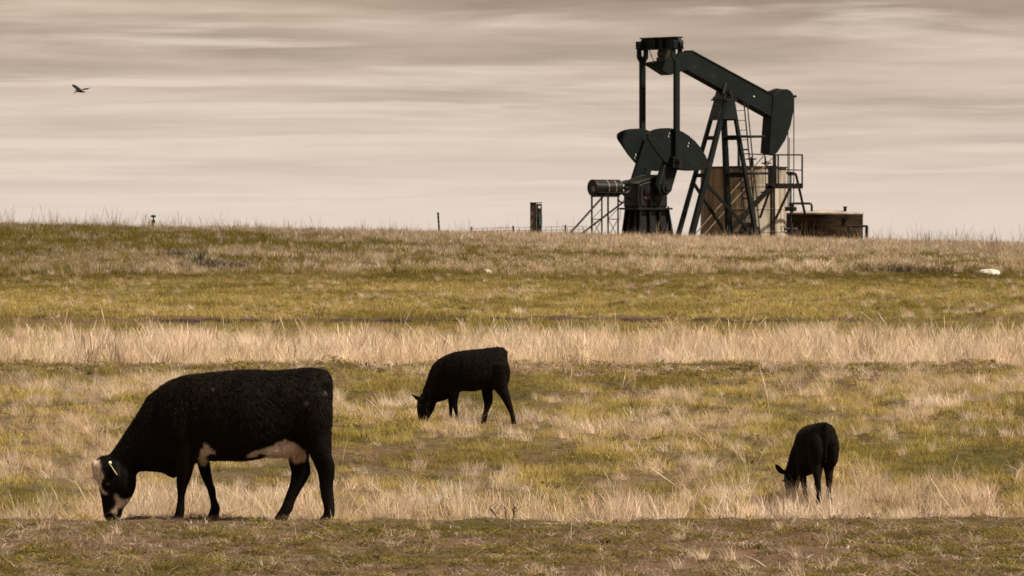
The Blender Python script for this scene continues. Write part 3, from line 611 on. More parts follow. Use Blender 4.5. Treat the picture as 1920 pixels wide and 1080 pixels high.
# ---- calves: outline read in an enlarged crop, 1040 crop pixels per metre
def calf_mesh(name, legs, head_dx=0.0, neck_y=0.0, tail_lift=0.0):
    fx = lambda v: (v-700)/1040.0
    fz = lambda v: (985-v)/1040.0
    r_ = lambda x1, y1, x2, y2, h, y=0.0: (fx(x1), fz(y1), fx(x2), fz(y2), h, y)
    mb = MB()
    chain(mb, [r_(1192,170,1190,380,.05), r_(1168,122,1178,480,.105), r_(1100,106,1105,545,.15), r_(1020,116,1020,570,.17), r_(940,128,950,582,.185), r_(830,138,835,612,.20), r_(720,148,705,606,.198), r_(610,166,612,640,.175), r_(510,202,545,690,.145)], n=26)
    ny = neck_y
    chain(mb, [r_(600,172,610,660,.14), r_(500,208,530,700,.125), r_(425,248,490,715,.105,ny*.2), r_(360,312,448,728,.092,ny*.45), r_(322,400,418,735,.082,ny*.7), r_(288,510,400,738,.078,ny*.85), r_(250,600,390,742,.076,ny)], n=22)
    chain(mb, [r_(212,668,350,650,.06,ny), r_(196,700,398,700,.078,ny), r_(186,745,402,748,.082,ny), r_(184,800,388,802,.075,ny), r_(190,850,362,852,.062,ny), r_(198,895,338,892,.053,ny), r_(206,930,318,925,.054,ny), r_(214,958,306,952,.048,ny)], n=20, e=2.5)
    # ears held out sideways
    chain(mb, [r_(205,668,240,722,.022,ny+.04), r_(160,655,200,728,.022,ny+.07), r_(130,642,168,705,.02,ny+.10), r_(112,634,134,662,.008,ny+.125)], n=12)
    chain(mb, [r_(285,655,325,700,.03,ny-.06), r_(275,640,335,700,.035,ny-.11), r_(270,600,340,670,.028,ny-.15), r_(295,580,330,615,.013,ny-.18)], n=12)
    for rows, y, yt in legs: leg(mb, rows, y, fx, fz, yt)
    blob(mb, (fx(1110), -.085, fz(400)), (.13,.08,.2)); blob(mb, (fx(1100), .085, fz(400)), (.13,.08,.2))
    blob(mb, (fx(610), -.095, fz(430)), (.11,.065,.18)); blob(mb, (fx(610), .095, fz(430)), (.11,.065,.18))
    tl = tail_lift
    chain(mb, [(fx(1150), fz(104)+tl, fx(1176), fz(128)+tl, .02, 0), (fx(1186), fz(140)+tl, fx(1208), fz(156)+tl, .018, 0), (fx(1194), fz(220), fx(1214), fz(220), .014, 0), (fx(1196), fz(340), fx(1214), fz(340), .012, 0), (fx(1192), fz(450), fx(1212), fz(450), .016, 0), (fx(1196), fz(540), fx(1210), fz(540), .01, 0)], n=12)
    me = skin_body(name, mb, .008, 6)
    paint(me, None, lambda co: (co[:,2] < .03)*(co[:,0] > fx(430))*.35)
    return me
A_near_hind = [(300,1010,1205,.075), (440,1025,1214,.075), (560,1050,1216,.06), (620,1090,1234,.048), (680,1138,1250,.038), (740,1172,1264,.03), (800,1206,1280,.026), (850,1230,1288,.023), (895,1244,1300,.027), (935,1252,1308,.029), (962,1258,1312,.031), (984,1254,1316,.033)]
A_far_hind = [(360,900,1090,.07), (480,900,1060,.07), (580,914,1042,.058), (640,922,1046,.046), (690,932,1050,.038), (740,944,1046,.031), (800,946,1018,.026), (850,938,996,.024), (895,926,988,.028), (930,918,978,.029), (962,914,974,.031), (984,908,974,.033)]
A_near_front = [(430,540,700,.055), (560,545,690,.055), (640,552,666,.048), (710,575,650,.038), (770,588,648,.033), (810,600,652,.031), (860,615,655,.023), (905,625,668,.026), (940,632,680,.029), (965,632,686,.031), (984,626,688,.033)]
A_far_front = [(450,520,660,.05), (600,522,630,.05), (680,534,606,.042), (750,542,592,.034), (800,548,592,.031), (860,550,586,.023), (910,548,588,.027), (950,546,592,.030), (984,538,592,.033)]
calf1_me = calf_mesh('calf_body', [(A_near_hind,-.09,-.10), (A_far_hind,.085,.09), (A_near_front,-.085,-.11), (A_far_front,.08,.10)])
def d_at(x, y):      # distance where the ground shows at this pixel
    for d in np.arange(45, 240, .25):
        X = (x-960)*d/F
        if HY+(HC-gz(X,d))*F/d <= y: return float(d)
    return 240.0
d1 = d_at(900, 797); print('calf d', d1); c1x = (866.7-960)*d1/F
calf = empty('calf', (c1x, d1, gz(c1x, d1)-.01))
tag(calf, 'small black calf grazing side-on in straw grass, hind legs apart', 'calf', 'black cattle grazing')
child_mesh('body', calf1_me, calf)
sh = lambda rows, dx, squeeze=1.0: [(z, xl+dx*min(1,max(0,(z-420)/560)), xr+dx*min(1,max(0,(z-420)/560)), h) for z, xl, xr, h in rows]
calf2_me = calf_mesh('calf_body', [(sh(A_near_hind,-70),-.075,-.09), (sh(A_far_hind,130),.07,.09), (sh(A_near_front,20),-.07,-.10), (sh(A_far_front,60),.07,.10)], neck_y=-.11, tail_lift=.035)
d2 = 53.0; c2x = (1524-960)*d2/F
calf2 = empty('calf', (c2x, d2, gz(c2x, d2)-.01), R(-77)); calf2.scale = (.9,.9,.9)
tag(calf2, 'small black calf seen from behind, head lowered to the dry grass', 'calf', 'black cattle grazing')
child_mesh('body', calf2_me, calf2)
for o, me_, y0 in ((calf, calf1_me, 0), (calf2, calf2_me, -.11)):
    for sgn in (-1, 1):
        q = MB(); blob(q, ((222-700)/1040, y0+sgn*.076, (985-770)/1040), (.013,.008,.011)); q.build('eye', M_EYE, o, smooth=True)

# ---- short hair lying over the coats
M_HAIR, t, b = mat_new('cattle_hair'); 
ai = N(t, 'ShaderNodeAttribute'); ai.attribute_type = 'INSTANCER'; ai.attribute_name = 'tint'
ab = N(t, 'ShaderNodeAttribute'); ab.attribute_name = 'blade'
mm = N(t, 'ShaderNodeMix', data_type='RGBA', blend_type='MULTIPLY'); mm.inputs['Factor'].default_value = 1
t.links.new(ai.outputs['Color'], mm.inputs[6]); t.links.new(ab.outputs['Color'], mm.inputs[7]); t.links.new(mm.outputs[2], b.inputs['Base Color'])
b.inputs['Roughness'].default_value = .5; b.inputs['Specular IOR Level'].default_value = .12
hair_p = [blade_mesh('hair_tuft', 9, .012, .018, .034, .0035, .35, .5, 200+i, .4) for i in range(3)]
for p in hair_p: p.data.materials.clear(); p.data.materials.append(M_HAIR)
def fur(parent, me, n, seed, size=1.0):
    g = np.random.default_rng(seed); me.calc_loop_triangles()
    tv = np.empty(len(me.loop_triangles)*3, np.int32); me.loop_triangles.foreach_get('vertices', tv); tv = tv.reshape(-1,3)
    co = np.empty(len(me.vertices)*3, np.float32); me.vertices.foreach_get('co', co); co = co.reshape(-1,3)
    cc = np.empty(len(me.vertices)*4, np.float32); me.attributes['coat'].data.foreach_get('color', cc); cc = cc.reshape(-1,4)
    a, b_, c = co[tv[:,0]], co[tv[:,1]], co[tv[:,2]]; nr = np.cross(b_-a, c-a); ar = np.linalg.norm(nr, axis=1); nr = nr/np.maximum(ar,1e-9)[:,None]
    k = g.choice(len(tv), n, p=ar/ar.sum()); r1, r2 = g.random((n,1)), g.random((n,1)); fl = (r1+r2) > 1; r1 = np.where(fl,1-r1,r1); r2 = np.where(fl,1-r2,r2)
    p = a[k]+(b_[k]-a[k])*r1+(c[k]-a[k])*r2; nn_ = nr[k]; w = cc[tv[k,0]]
    keep = w[:,1] < .3; p, nn_, w = p[keep], nn_[keep], w[keep].copy(); n = len(p); w[:,0] = sst(.3,.6,w[:,0])
    f = np.array([.75,0,-.75])+g.normal(0,.25,(n,3)); f = f-nn_*(f*nn_).sum(1)[:,None]; f /= np.maximum(np.linalg.norm(f,axis=1),1e-6)[:,None]
    d = f*.95+nn_*.24; rot = np.array([Vector(v).to_track_quat('Z','Y').to_euler()[:] for v in d])
    tint = np.array([.0042,.0033,.0025])*(1+2.6*g.random((n,1))**3*np.array([[1.2,.75,.45]])*2.0)  # browner hairs put the coat's brown highlights into the colour
    wh = np.array([.80,.69,.58])*(.8+.4*g.random((n,1))); tint = tint*(1-w[:,:1])+wh*w[:,:1]; tint = tint*(1-w[:,2:3])+np.array([.5,.33,.24])*w[:,2:3]
    H_ = p[:,2].max(); s_ = size*(.7+.6*g.random((n,1)))*np.interp(p[:,2]/H_, [0,.35,.5,.8,1], [.32,.36,.5,.62,.66])[:,None]; scatter_pts = scatter('hair', None, [q_.copy() for q_ in hair_p], p-nn_*.004, rot, np.repeat(s_,3,1), tint)
    scatter_pts.parent = parent
    if 'category' in scatter_pts: del scatter_pts['category']
fur(cow, me_cow, 48000, 5, 1.0); fur(calf, calf1_me, 20000, 6, .8); fur(calf2, calf2_me, 20000, 7, .8)

# ------------------------------------------------------------------ bird
BD = 420.0; bc = px2w(151, 171.5, BD); pm = BD/F
mb = MB()
def bring(c, a, b_, n=12):
    c = Vector(c); a = Vector(a); b_ = Vector(b_); return [c + a*math.cos(2*math.pi*i/n) + b_*math.sin(2*math.pi*i/n) for i in range(n)]
def bloft(rs):
    n = len(rs[0]); mb.add([p for r in rs for p in r], [(k*n+i, k*n+(i+1)%n, (k+1)*n+(i+1)%n, (k+1)*n+i) for k in range(len(rs)-1) for i in range(n)] + [tuple(range(n))[::-1], tuple(range((len(rs)-1)*n, len(rs)*n))])
# body along heading (towards lower right and away), tail fan behind
bloft([bring((.28*s_-.0, .22*s_, -.03*s_+.0), (0,.0,r_), (.6*r_,-.8*r_,0)) for s_, r_ in ((-1.5,.012),(-.9,.06),(-.3,.085),(.3,.08),(.8,.05),(1.05,.04),(1.3,.012))])
bloft([bring((-.24-.10*s_, -.22-.06*s_, -.03-.05*s_), (.04+.06*s_,-.09*s_-.03,0), (0,0,.012)) for s_ in (0,1,1.7)])
def wing(pts, ch):
    rs = []
    for (x, y, z), c in zip(pts, ch): rs.append(bring((x*pm, y, z*pm), (c*.45, c*.55, c*.42), (0.0, .012, -.012)))
    bloft(rs)
wing([(0,0,1),(-4,-.02,4),(-8.5,-.05,8),(-12,-.08,10.5),(-15,-.1,12.4)], (.20,.22,.19,.16,.09))
wing([(0,0,1),(4,.05,3.4),(9,.1,4.6),(14,.15,4.8),(18,.2,6.6)], (.19,.18,.17,.14,.06))
M_BIRD = mat_noise('dark_plumage', (.006,.005,.004), (.015,.011,.008), 6, .8, spec=.1)
bird_o = mb.build('bird', M_BIRD, None, smooth=True); bird_o.location = bc
tag(bird_o, 'dark soaring bird with raised wings in the cloudy sky', 'bird')

# ------------------------------------------------------------------ pumpjack
TH = R(37); CT, ST = math.cos(TH), math.sin(TH)
PD = 245.0; PX = (1358-960)*PD/F; PG = gz(PX, PD) - 0.05
def Uo(x, v):      # along-beam coordinate of a pixel column in the plane v (v: lateral offset towards the road)
    k = x-960; return (k*(PD - v*CT) - F*(PX + v*ST))/(F*CT - k*ST)
def Zo(y, u, v): return HC + (HY-y)*(PD + u*ST - v*CT)/F - PG
def uz(x, y, v): u = Uo(x, v); return (u, Zo(y, u, v))
def PL(u, v, z): return Vector((u, -v, z))
pj = empty('pumpjack', (PX, PD, PG), TH)
tag(pj, 'tall dark green oil pumpjack with raised counterweights and lowered horse head', 'pumpjack')
fn_uz = lambda a, b_, n: (a, -n, b_)
fn_vz = lambda a, b_, n: (n, -a, b_)
def prism_px(mbb, pts, v_ref, v0, v1, holes=(), hr=.05):
    outer = [uz(x, y, v_ref) for x, y in pts]
    mbb.prism(outer, [circle(*uz(x, y, v_ref), hr) for x, y in holes], fn_uz, v0, v1)
# walking beam
b0 = uz(1298.5,94.4,.30); b1 = uz(1454,179,.30); b2 = uz(1447,219,.30); b3 = uz(1287,130,.30)
q = MB(); q.prism([b0,b1,b2,b3], [], fn_uz, -.27, .27)
dd = Vector((b1[0]-b0[0], b1[1]-b0[1])).normalized(); nn = Vector((-dd.y, dd.x))
def flange(mbb, a, c, th, side):
    o = nn*th*side; mbb.prism([a, c, (c[0]+o.x, c[1]+o.y), (a[0]+o.x, a[1]+o.y)], [], fn_uz, -.30, .30)
flange(q, b0, b1, .055, -1); flange(q, b3, b2, .055, 1)
q.prism([b0, (b0[0]+dd.x*.05, b0[1]+dd.y*.05), (b3[0]+dd.x*.05, b3[1]+dd.y*.05), b3], [], fn_uz, -.295, .295)
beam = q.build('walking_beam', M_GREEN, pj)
q = MB(); q.tube(PL(*(uz(1413,181,.28)[0], .25, uz(1413,181,.28)[1])), PL(uz(1413,181,.28)[0], .31, uz(1413,181,.28)[1]), .035, 8); q.build('lifting_lug', M_WHITE, beam)
# beam tail carrying the equalizer bearing
q = MB()
tp = [uz(*p, .32) for p in ((1224,120),(1257,141),(1287,131),(1300,96),(1283,101),(1262,111),(1226,117))]
q.prism(tp, [], fn_uz, .20, .32); q.prism(tp, [], fn_uz, -.32, -.20)
lo_a, lo_b, lo_c = tp[0], tp[1], tp[2]
q.prism([lo_a, lo_b, lo_c, (lo_c[0], lo_c[1]+.05), (lo_b[0], lo_b[1]+.05), (lo_a[0], lo_a[1]+.05)], [], fn_uz, -.318, .318)
q.build('beam_tail', M_GREEN, pj)
# equalizer
ue = Uo(1239.5, 0); ztop = Zo(72, ue, 0); zbot = Zo(91, ue, 0)
q = MB(); pe = [(-1.40,zbot+.07),(-1.33,zbot),(1.33,zbot),(1.40,zbot+.07),(1.40,ztop-.22),(1.24,ztop),(-1.24,ztop),(-1.40,ztop-.22)]
q.prism(pe, [], fn_vz, ue-.08, ue+.08)
q.prism([(-1.25,ztop-.005),(1.25,ztop-.005),(1.25,ztop+.045),(-1.25,ztop+.045)], [], fn_vz, ue-.2, ue+.2)
q.prism([(-1.32,zbot-.045),(1.32,zbot-.045),(1.32,zbot+.005),(-1.32,zbot+.005)], [], fn_vz, ue-.2, ue+.2)
eq = q.build('equalizer', M_GREEN, pj)
for vv in (-.22,.30):
    q = MB(); q.box((ue-.185, -vv-.02, zbot+.003), (ue+.185, -vv+.02, ztop-.003)); q.build('rib', M_GREEN, eq)
ub, zb = uz(1246,101,0)
q = MB(); q.tube(PL(ub,-.20,zb), PL(ub,.20,zb), .25, 16); q.box((ub-.20,-.19,zb), (ub+.20,.19,zbot-.04)); q.box((ub-.3,-.19,zb-.40), (ub+.34,.19,zb-.16))
q.build('equalizer_bearing', M_BLACK, pj, smooth=True)
q = MB(); pts = [PL(ue-.05,-.9,zbot)] 
for i in range(9): 
    t_ = i/8; pts.append(PL(ue-.05+(ub-ue-.2)*t_, -.75+.55*t_, zbot-.05-.75*math.sin(t_*1.7)*.75))
q.path(pts, .018, 5); q.build('grease_line', M_STEEL, pj)
# pitman arms
PV = 1.17
zpin = Zo(301, Uo(1268, PV), PV); upin = Uo(1268.5, PV)
for sgn in (-1, 1):
    v = sgn*PV; zt = zbot-.02
    q = MB()
    out = [(upin-.28,zt+.03),(upin+.28,zt+.03),(upin+.28,zt-.36),(upin+.13,zt-.58),(upin-.13,zt-.58),(upin-.28,zt-.36)]
    hole = [(upin-.095,zt-.05),(upin+.095,zt-.05),(upin+.085,zt-.24),(upin,zt-.40),(upin-.085,zt-.24)]
    q.prism(out, [hole], fn_uz, v-.05, v+.05)
    q.box((upin-.115, -v-.085, zpin-.15), (upin+.115, -v+.085, zt-.52))
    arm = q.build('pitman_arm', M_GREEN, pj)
    q = MB(); q.box((upin-.27, -v-.14, zt+.0), (upin+.27, -v+.14, zt+.34)); q.build('clevis_block', M_GREEN, arm, bevel=.02)
    q = MB(); q.box((upin-.25, -v-.10, zpin-.30), (upin+.25, -v+.12, zpin+.12)); q.tube(PL(upin, v-.32*sgn, zpin), PL(upin, v+.2*sgn, zpin), .14, 14); q.tube(PL(upin, v+.2*sgn, zpin), PL(upin, v+.27*sgn, zpin), .08, 10)
    q.box((upin-.30, -v-.12, zpin+.10), (upin+.30, -v+.13, zpin+.16))
    q.build('wrist_pin_bearing', M_BLACK, arm)
# cranks and counterweights
us, zs = uz(1249, 351, .95)
arm_px = [(1231,346),(1243.5,306),(1257,262),(1284,269),(1270,318),(1259,356),(1251,366),(1237,363)]
wt_px = [(1212.5,261.5),(1211,257),(1211.2,252.5),(1213.5,248.5),(1217.5,245.5),(1225,242.6),(1235.5,240.5),(1250,240),(1264,242),(1277,247),(1288,254),(1300,264),(1311,277),(1319,290),(1323.5,299),(1325.6,304),(1325.8,308.5),(1324,313),(1320.5,316.5),(1315,318.5),(1302,320),(1285,320.5),(1269,319),(1256,313),(1244,304),(1232,290),(1222,275.5)]
far = lambda pts: [(x+49.0, y) for x, y in pts]
q2 = lambda pts: [(1080+a/4.5, 220+b_/4.5) for a, b_ in pts]
for sgn in (-1, 1):
    q = MB(); hol = q2([(791,462)]) if sgn > 0 else far(q2([(695,395),(688,420),(577,437),(568,470)]))
    prism_px(q, arm_px, .95, sgn*.80, sgn*.96, hol, .055)
    cr_ = q.build('crank_arm', M_GREEN, pj)
    q = MB(); q.tube(PL(us, sgn*.70, zs), PL(us, sgn*1.03, zs), .27, 18); q.tube(PL(us, sgn*1.03, zs), PL(us, sgn*1.10, zs), .12, 12); q.build('crank_hub', M_BLACK, cr_)
    q = MB(); q.bar(PL(*[uz(1235,345,.95)[0], sgn*.985, uz(1235,345,.95)[1]]), PL(*[uz(1246,308,.95)[0], sgn*.985, uz(1246,308,.95)[1]]), .07, .05); q.build('crank_rack', M_GREEN2, cr_)
    q = MB(); hol = q2([(780,135),(773,160),(945,218),(938,243)]) if sgn > 0 else far(q2([(527,312),(520,338)]))
    prism_px(q, wt_px, .95, sgn*.965, sgn*1.07, hol, .06)
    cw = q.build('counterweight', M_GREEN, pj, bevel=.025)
    for px_, py_ in ((1217,252),(1226,262),(1245,258),(1238,277),(1293,305),(1318,304),(1300,290)):
        q = MB(); a = uz(px_, py_, 1.05); q.tube(PL(a[0], sgn*1.05, a[1]), PL(a[0], sgn*1.085, a[1]), .07, 10); q.build('bolt_boss', M_BLACK, cw)
q = MB(); q.tube(PL(us,-.98,zs), PL(us,.98,zs), .17, 18); q.build('crank_shaft', M_BLACK, pj, smooth=True)
# gear reducer
zg0 = Zo(391, -4.2, .5); gl = -5.15; gr = -3.50
body = [(gl,zg0),(gr,zg0),(gr,zg0+.55),(gr-.10,zg0+.95),(gr-.30,Zo(331,-3.7,.5)),(gr-.55,Zo(330,-3.9,.5)),(gl+.25,Zo(340,-4.8,.5)),(gl,Zo(345,-5,.5))]
q = MB(); q.prism(body, [], fn_uz, -.52, .52); gb = q.build('gear_reducer', M_BLACK, pj, bevel=.12)
lid = [(body[i][0], body[i][1]) for i in (4,5,6,7)]
q = MB(); q.prism([(gl-.05,body[7][1]-.02),(gl-.05,body[7][1]+.03),(gl+.25,body[6][1]+.05),(gr-.55,body[5][1]+.06),(gr-.26,body[4][1]+.05),(gr-.26,body[4][1]-.02),(gr-.55,body[5][1]-.01),(gl+.25,body[6][1]-.02)], [], fn_uz, -.57, .57)
q.build('reducer_lid', M_GREEN2, gb)  # lighter green than the casing, painting the lid as lit from above
q = MB(); q.box((gl-.12,-.62,zg0-.05), (gr+.16,.62,zg0+.035)); q.build('reducer_flange', M_BLACK, gb)
for k in range(6):
    q = MB(); uu = gl + .05 + k*.31; q.tube(PL(uu,.58,zg0+.03), PL(uu,.58,zg0+.10), .035, 6); q.build('flange_bolt', M_STEEL, gb)
for uu, zz, rr in ((us, zs, .34), (gl+.55, zg0+.75, .22), (gl+1.0, zg0+.45, .16)):
    q = MB(); q.tube(PL(uu,.50,zz), PL(uu,.60,zz), rr, 18); q.tube(PL(uu,.60,zz), PL(uu,.63,zz), rr*.6, 14); q.build('bearing_cap', M_BLACK, gb)
for k in range(3):
    q = MB(); uu = gl+.15+k*.5; q.box((uu-.025,-.56,zg0+.03), (uu+.025,-.515,zg0+.9)); q.build('casing_rib', M_BLACK, gb)
q = MB(); q.box((gl+.35,-.56,zg0+.40), (gl+.62,-.50,zg0+.52)); q.build('maker_plate', mat_noise('red_brown_plate', (.05,.018,.012), (.08,.03,.02), 6, .6), gb)
# pedestal under the reducer
def frustum(mbb, u0,u1,v0,v1,z1, U0,U1,V0,V1,z0):
    vs = [PL(U0,V0,z0),PL(U1,V0,z0),PL(U1,V1,z0),PL(U0,V1,z0),PL(u0,v0,z1),PL(u1,v0,z1),PL(u1,v1,z1),PL(u0,v1,z1)]
    mbb.add(vs, [(3,2,1,0),(4,5,6,7),(0,1,5,4),(1,2,6,5),(2,3,7,6),(3,0,4,7)])
q = MB(); frustum(q, gl+.15,gr-.02,-.42,.42,zg0-.05, gl-.02,gr+.22,-.55,.55,.0); ped = q.build('pedestal', M_BLACK, pj)
for k in range(4):
    tt = k/3; q = MB(); ua = gl+.13+tt*(gr-gl-.13); uc = gl-.05+tt*(gr-gl+.3)
    frustum(q, ua-.035,ua+.035,.40,.56,zg0-.05, uc-.035,uc+.035,.5,.68,.0); q.build('pedestal_rib', M_GREEN, ped)
for k in range(3):
    tt = k/2; q = MB(); va = -.36+tt*.72; frustum(q, gl+.0,gl+.16,va-.03,va+.03,zg0-.05, gl-.18,gl+.02,va*1.3-.03,va*1.3+.03,.0); q.build('pedestal_rib', M_GREEN, ped)
q = MB(); q.box((-7.3,-.95,-.02), (2.2,-.70,.16)); q.box((-7.3,.70,-.02), (2.2,.95,.16))
for k in range(7): q.box((-7.2+k*1.5,-.7,.0), (-7.05+k*1.5,.7,.14))
q.build('base_skid', M_GREEN, pj)
# motor, stand and belt drive
zm = Zo(352, -6.4, 0); um0 = Uo(1111.5, 0); um1 = Uo(1160, 0)
q = MB(); q.tube(PL(um0,0,zm), PL(um1,0,zm), .335, 28); q.tube(PL(um0-.03,0,zm), PL(um0+.08,0,zm), .352, 28); mo = q.build('motor', M_BLACK, pj, smooth=True)
for f_ in (.46, .74):
    q = MB(); uu = um0+(um1-um0)*f_; q.tube(PL(uu-.014,0,zm), PL(uu+.014,0,zm), .343, 28); q.build('motor_band', M_PIPE, mo, smooth=True)
for k in range(4):
    q = MB(); zz = zm+.03-.055*k; q.box((um0-.05,-.20,zz-.012), (um0-.028,.02,zz+.012)); q.build('vent_slat', M_PIPE, mo)
q = MB()
for k in range(10):
    a_ = k*math.pi/5; q.bar(PL(um0+.1,.335*math.cos(a_),zm+.335*math.sin(a_)), PL(um1-.05,.335*math.cos(a_),zm+.335*math.sin(a_)), .02, .05)
q.build('cooling_fins', M_BLACK, mo)
q = MB(); q.ring(PL(um1+.22,.20,zm+.05), .26, .035, 'y'); q.ring(PL(um1+.12,.05,zm-.42), .19, .035, 'y'); q.tube(PL(um1,0,zm), PL(um1+.5,0,zm), .06, 10); q.bar(PL(um1+.1,.1,zm-.25), PL(um1+.55,.1,zm-.5), .06)
q.build('belt_sheave', M_BLACK, pj)
for uu in (-6.95, -6.08):
    for vv in (-.345, .345):
        q = MB(); q.bar(PL(uu,vv,0), PL(uu,vv,zm-.36), .055 if vv < 0 else .05); q.build('stand_post', M_STEEL, pj)
zt_ = zm-.37; zm_ = Zo(411, -6.5, 0)
def brace(a, c, w_):
    q = MB(); q.bar(PL(*a), PL(*c), w_); q.build('stand_brace', M_STEEL, pj)
for uu in (-6.95, -6.08):
    brace((uu,-.345,zt_), (uu,.345,zt_), .05); brace((uu,-.345,zm_), (uu,.345,zm_), .035)
    brace((uu,-.345,zm_), (uu,.345,zm_-.75), .02); brace((uu,.345,zm_), (uu,-.345,zm_-.75), .02); brace((uu,-.345,zm_), (uu,.345,zm_+.45), .018)
for vv in (-.345, .345): brace((-7.0,vv,zt_), (-6.0,vv,zt_), .05)
for (xa,ya,xb,yb,vv) in ((1131,368,1056,443,.3), (1170,378,1075,441,-.1)):
    q = MB(); a = uz(xa,ya,vv); c = uz(xb,yb,vv); q.tube(PL(a[0],vv,a[1]), PL(c[0],vv,c[1]-.2), .045, 8); q.build('stand_strut', M_STEEL, pj)
q = MB(); a = uz(1164,392,.5); q.tube(PL(a[0],.5,a[1]), PL(a[0]-.06,.5,a[1]-.5), .012, 5); q.build('drip_line', M_STEEL, pj)
# samson post
zt = Zo(188, 0, 0); HU, HV = .27, .40
feet = {'A': (Uo(1265.5,-.52), -.52), 'B': (Uo(1291,.52), .52), 'C': (Uo(1368,-.98), -.98), 'D': (Uo(1421,.98), .98)}
tops = {'A': (-HU+.08,-HV+.08), 'B': (-HU+.08,HV-.08), 'C': (HU-.08,-HV+.08), 'D': (HU-.08,HV-.08)}
def LG(k, z):
    t_ = 1 - z/zt; return PL(tops[k][0]+(feet[k][0]-tops[k][0])*t_, tops[k][1]+(feet[k][1]-tops[k][1])*t_, z)
for k, w_ in (('A',.18),('B',.23),('C',.24),('D',.18)):
    q = MB(); q.bar(LG(k,0), LG(k,zt), w_, w_, up=(1,0,0), w1=w_*.8); q.build('post_leg', M_GREEN, pj, bevel=.012)
def gusset(ks, z0, z1, off, name, mat_):
    q = MB(); a, c = ks; pts = [LG(a,z0), LG(c,z0), LG(c,z1), LG(a,z1)]; o = Vector(off); q.add([p+o for p in pts]+[p+o*1.35 for p in pts], [(3,2,1,0),(4,5,6,7),(0,1,5,4),(1,2,6,5),(2,3,7,6),(3,0,4,7)]); q.build(name, mat_, pj)
zgz = Zo(226, 0, 0)
gusset('AB', zgz, zt, (-.10,0,0), 'gusset_plate', M_GREEN2); gusset('CD', zgz, zt, (.10,0,0), 'gusset_plate', M_GREEN)  # AB plate wears the lighter green to look lit
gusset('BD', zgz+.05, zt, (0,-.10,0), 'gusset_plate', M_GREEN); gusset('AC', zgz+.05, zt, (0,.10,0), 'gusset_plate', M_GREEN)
for yy in (259, 329):
    zz = Zo(yy, 0, 0)
    for a, c in ('AB', 'CD'):
        q = MB(); q.bar(LG(a,zz), LG(c,zz), .10, .17); q.build('cross_girt', M_GREEN, pj)
for a, c, za, zc_ in (('A','C',Zo(342,0,0),.35), ('B','D',Zo(342,0,0),.35), ('A','C',.35,Zo(420,0,0)*.4)):
    q = MB(); q.bar(LG(a,za), LG(c,zc_), .11, .11); q.build('diagonal_brace', M_GREEN, pj)
q = MB(); q.box((-.36,-.46,zt-.02), (.36,.46,zt+.06)); q.prism([(-.34,zt+.06),(.34,zt+.06),(.20,zt+.34),(-.18,zt+.34)], [], fn_uz, -.34, .34)
cap_ = q.build('post_cap', M_BLACK, pj)
q = MB(); q.tube(PL(0.02,-.46,zt+.32), PL(.02,.46,zt+.32), .13, 14); q.build('saddle_bearing', M_BLACK, cap_, smooth=True)
sa = uz(1361,155,.34); sb_ = uz(1357,175,.34)
q = MB(); q.bar(PL(sa[0],.335,sa[1]), PL(sb_[0]-.02,.335,sb_[1]), .11, .04, up=(0,1,0)); q.build('saddle_strap', M_GREEN2, cap_)
for k in range(4):
    q = MB(); uu = (-.28,.28)[k%2]; vv = (-.40,.40)[k//2]; q.tube(PL(uu,vv,zt+.05), PL(uu,vv,zt+.15), .035, 6); q.build('cap_bolt', M_STEEL, cap_)
# ladder with hoops on the well side of the post
lt = Zo(196, .6, 0); lb = 0.0
ltu, lbu = Uo(1384,0), Uo(1401,0)+.28
def LD(v, z): t_ = 1-z/lt; return PL(ltu+(lbu-ltu)*t_, v, z)
lad = empty('ladder', (0,0,0)); lad.parent = pj
for vv in (-.30, .40):
    q = MB(); q.bar(LD(vv,0), LD(vv,lt+.1), .05, .035); q.build('ladder_rail', M_STEEL, lad)
q = MB(); q.bar(LD(.62,0), LD(.62,lt+.05), .045, .03); q.build('ladder_rail', M_STEEL, lad)
rung_me = None
k = 0; zz = .4
while zz < lt:
    q = MB(); q.tube(LD(-.30,zz), LD(.40,zz), .017 if k % 5 != 4 else .04, 6); q.build('rung', M_STEEL, lad); zz += .42; k += 1
for yy in (256, 325):
    zz = Zo(yy,.8,0); c = LD(.05,zz); 
    q = MB(); q.ring(c+Vector((.12,0,0)), .86, .055, 'z', n=28); q.build('cage_hoop', M_GREEN, lad)
# horse head
hp = [(1451,179),(1458,171),(1468,167),(1476,167),(1482,170),(1487,176),(1489,184),(1488.5,207),(1482.5,236),(1473,262),(1458.5,285),(1452,291),(1443.5,289)]
q = MB(); hv = .25
prism_px(q, hp, hv, -hv, hv)
hh = q.build('horse_head', M_GREEN, pj, bevel=.02)
q = MB(); a = uz(1450.5,180,.25); c = uz(1443,288,.25)
q.prism([(a[0]+.02,a[1]),(c[0]+.02,c[1]),(c[0]-.06,c[1]+.02),(a[0]-.06,a[1])], [], fn_uz, -.31, .31)
q.build('head_back_plate', M_GREEN, hh)
q = MB(); q.prism([uz(1437,172,-.25),uz(1452,166,-.25),uz(1462,168,-.25),uz(1455,182,-.25)], [], fn_uz, -.24, .0); q.build('head_latch', M_GREEN, hh)
q = MB(); a = uz(1489,181,.1); q.tube(PL(a[0]-.05,-.26,a[1]), PL(a[0]-.05,.27,a[1]), .06, 8); q.build('wireline_pin', M_BLACK, hh)
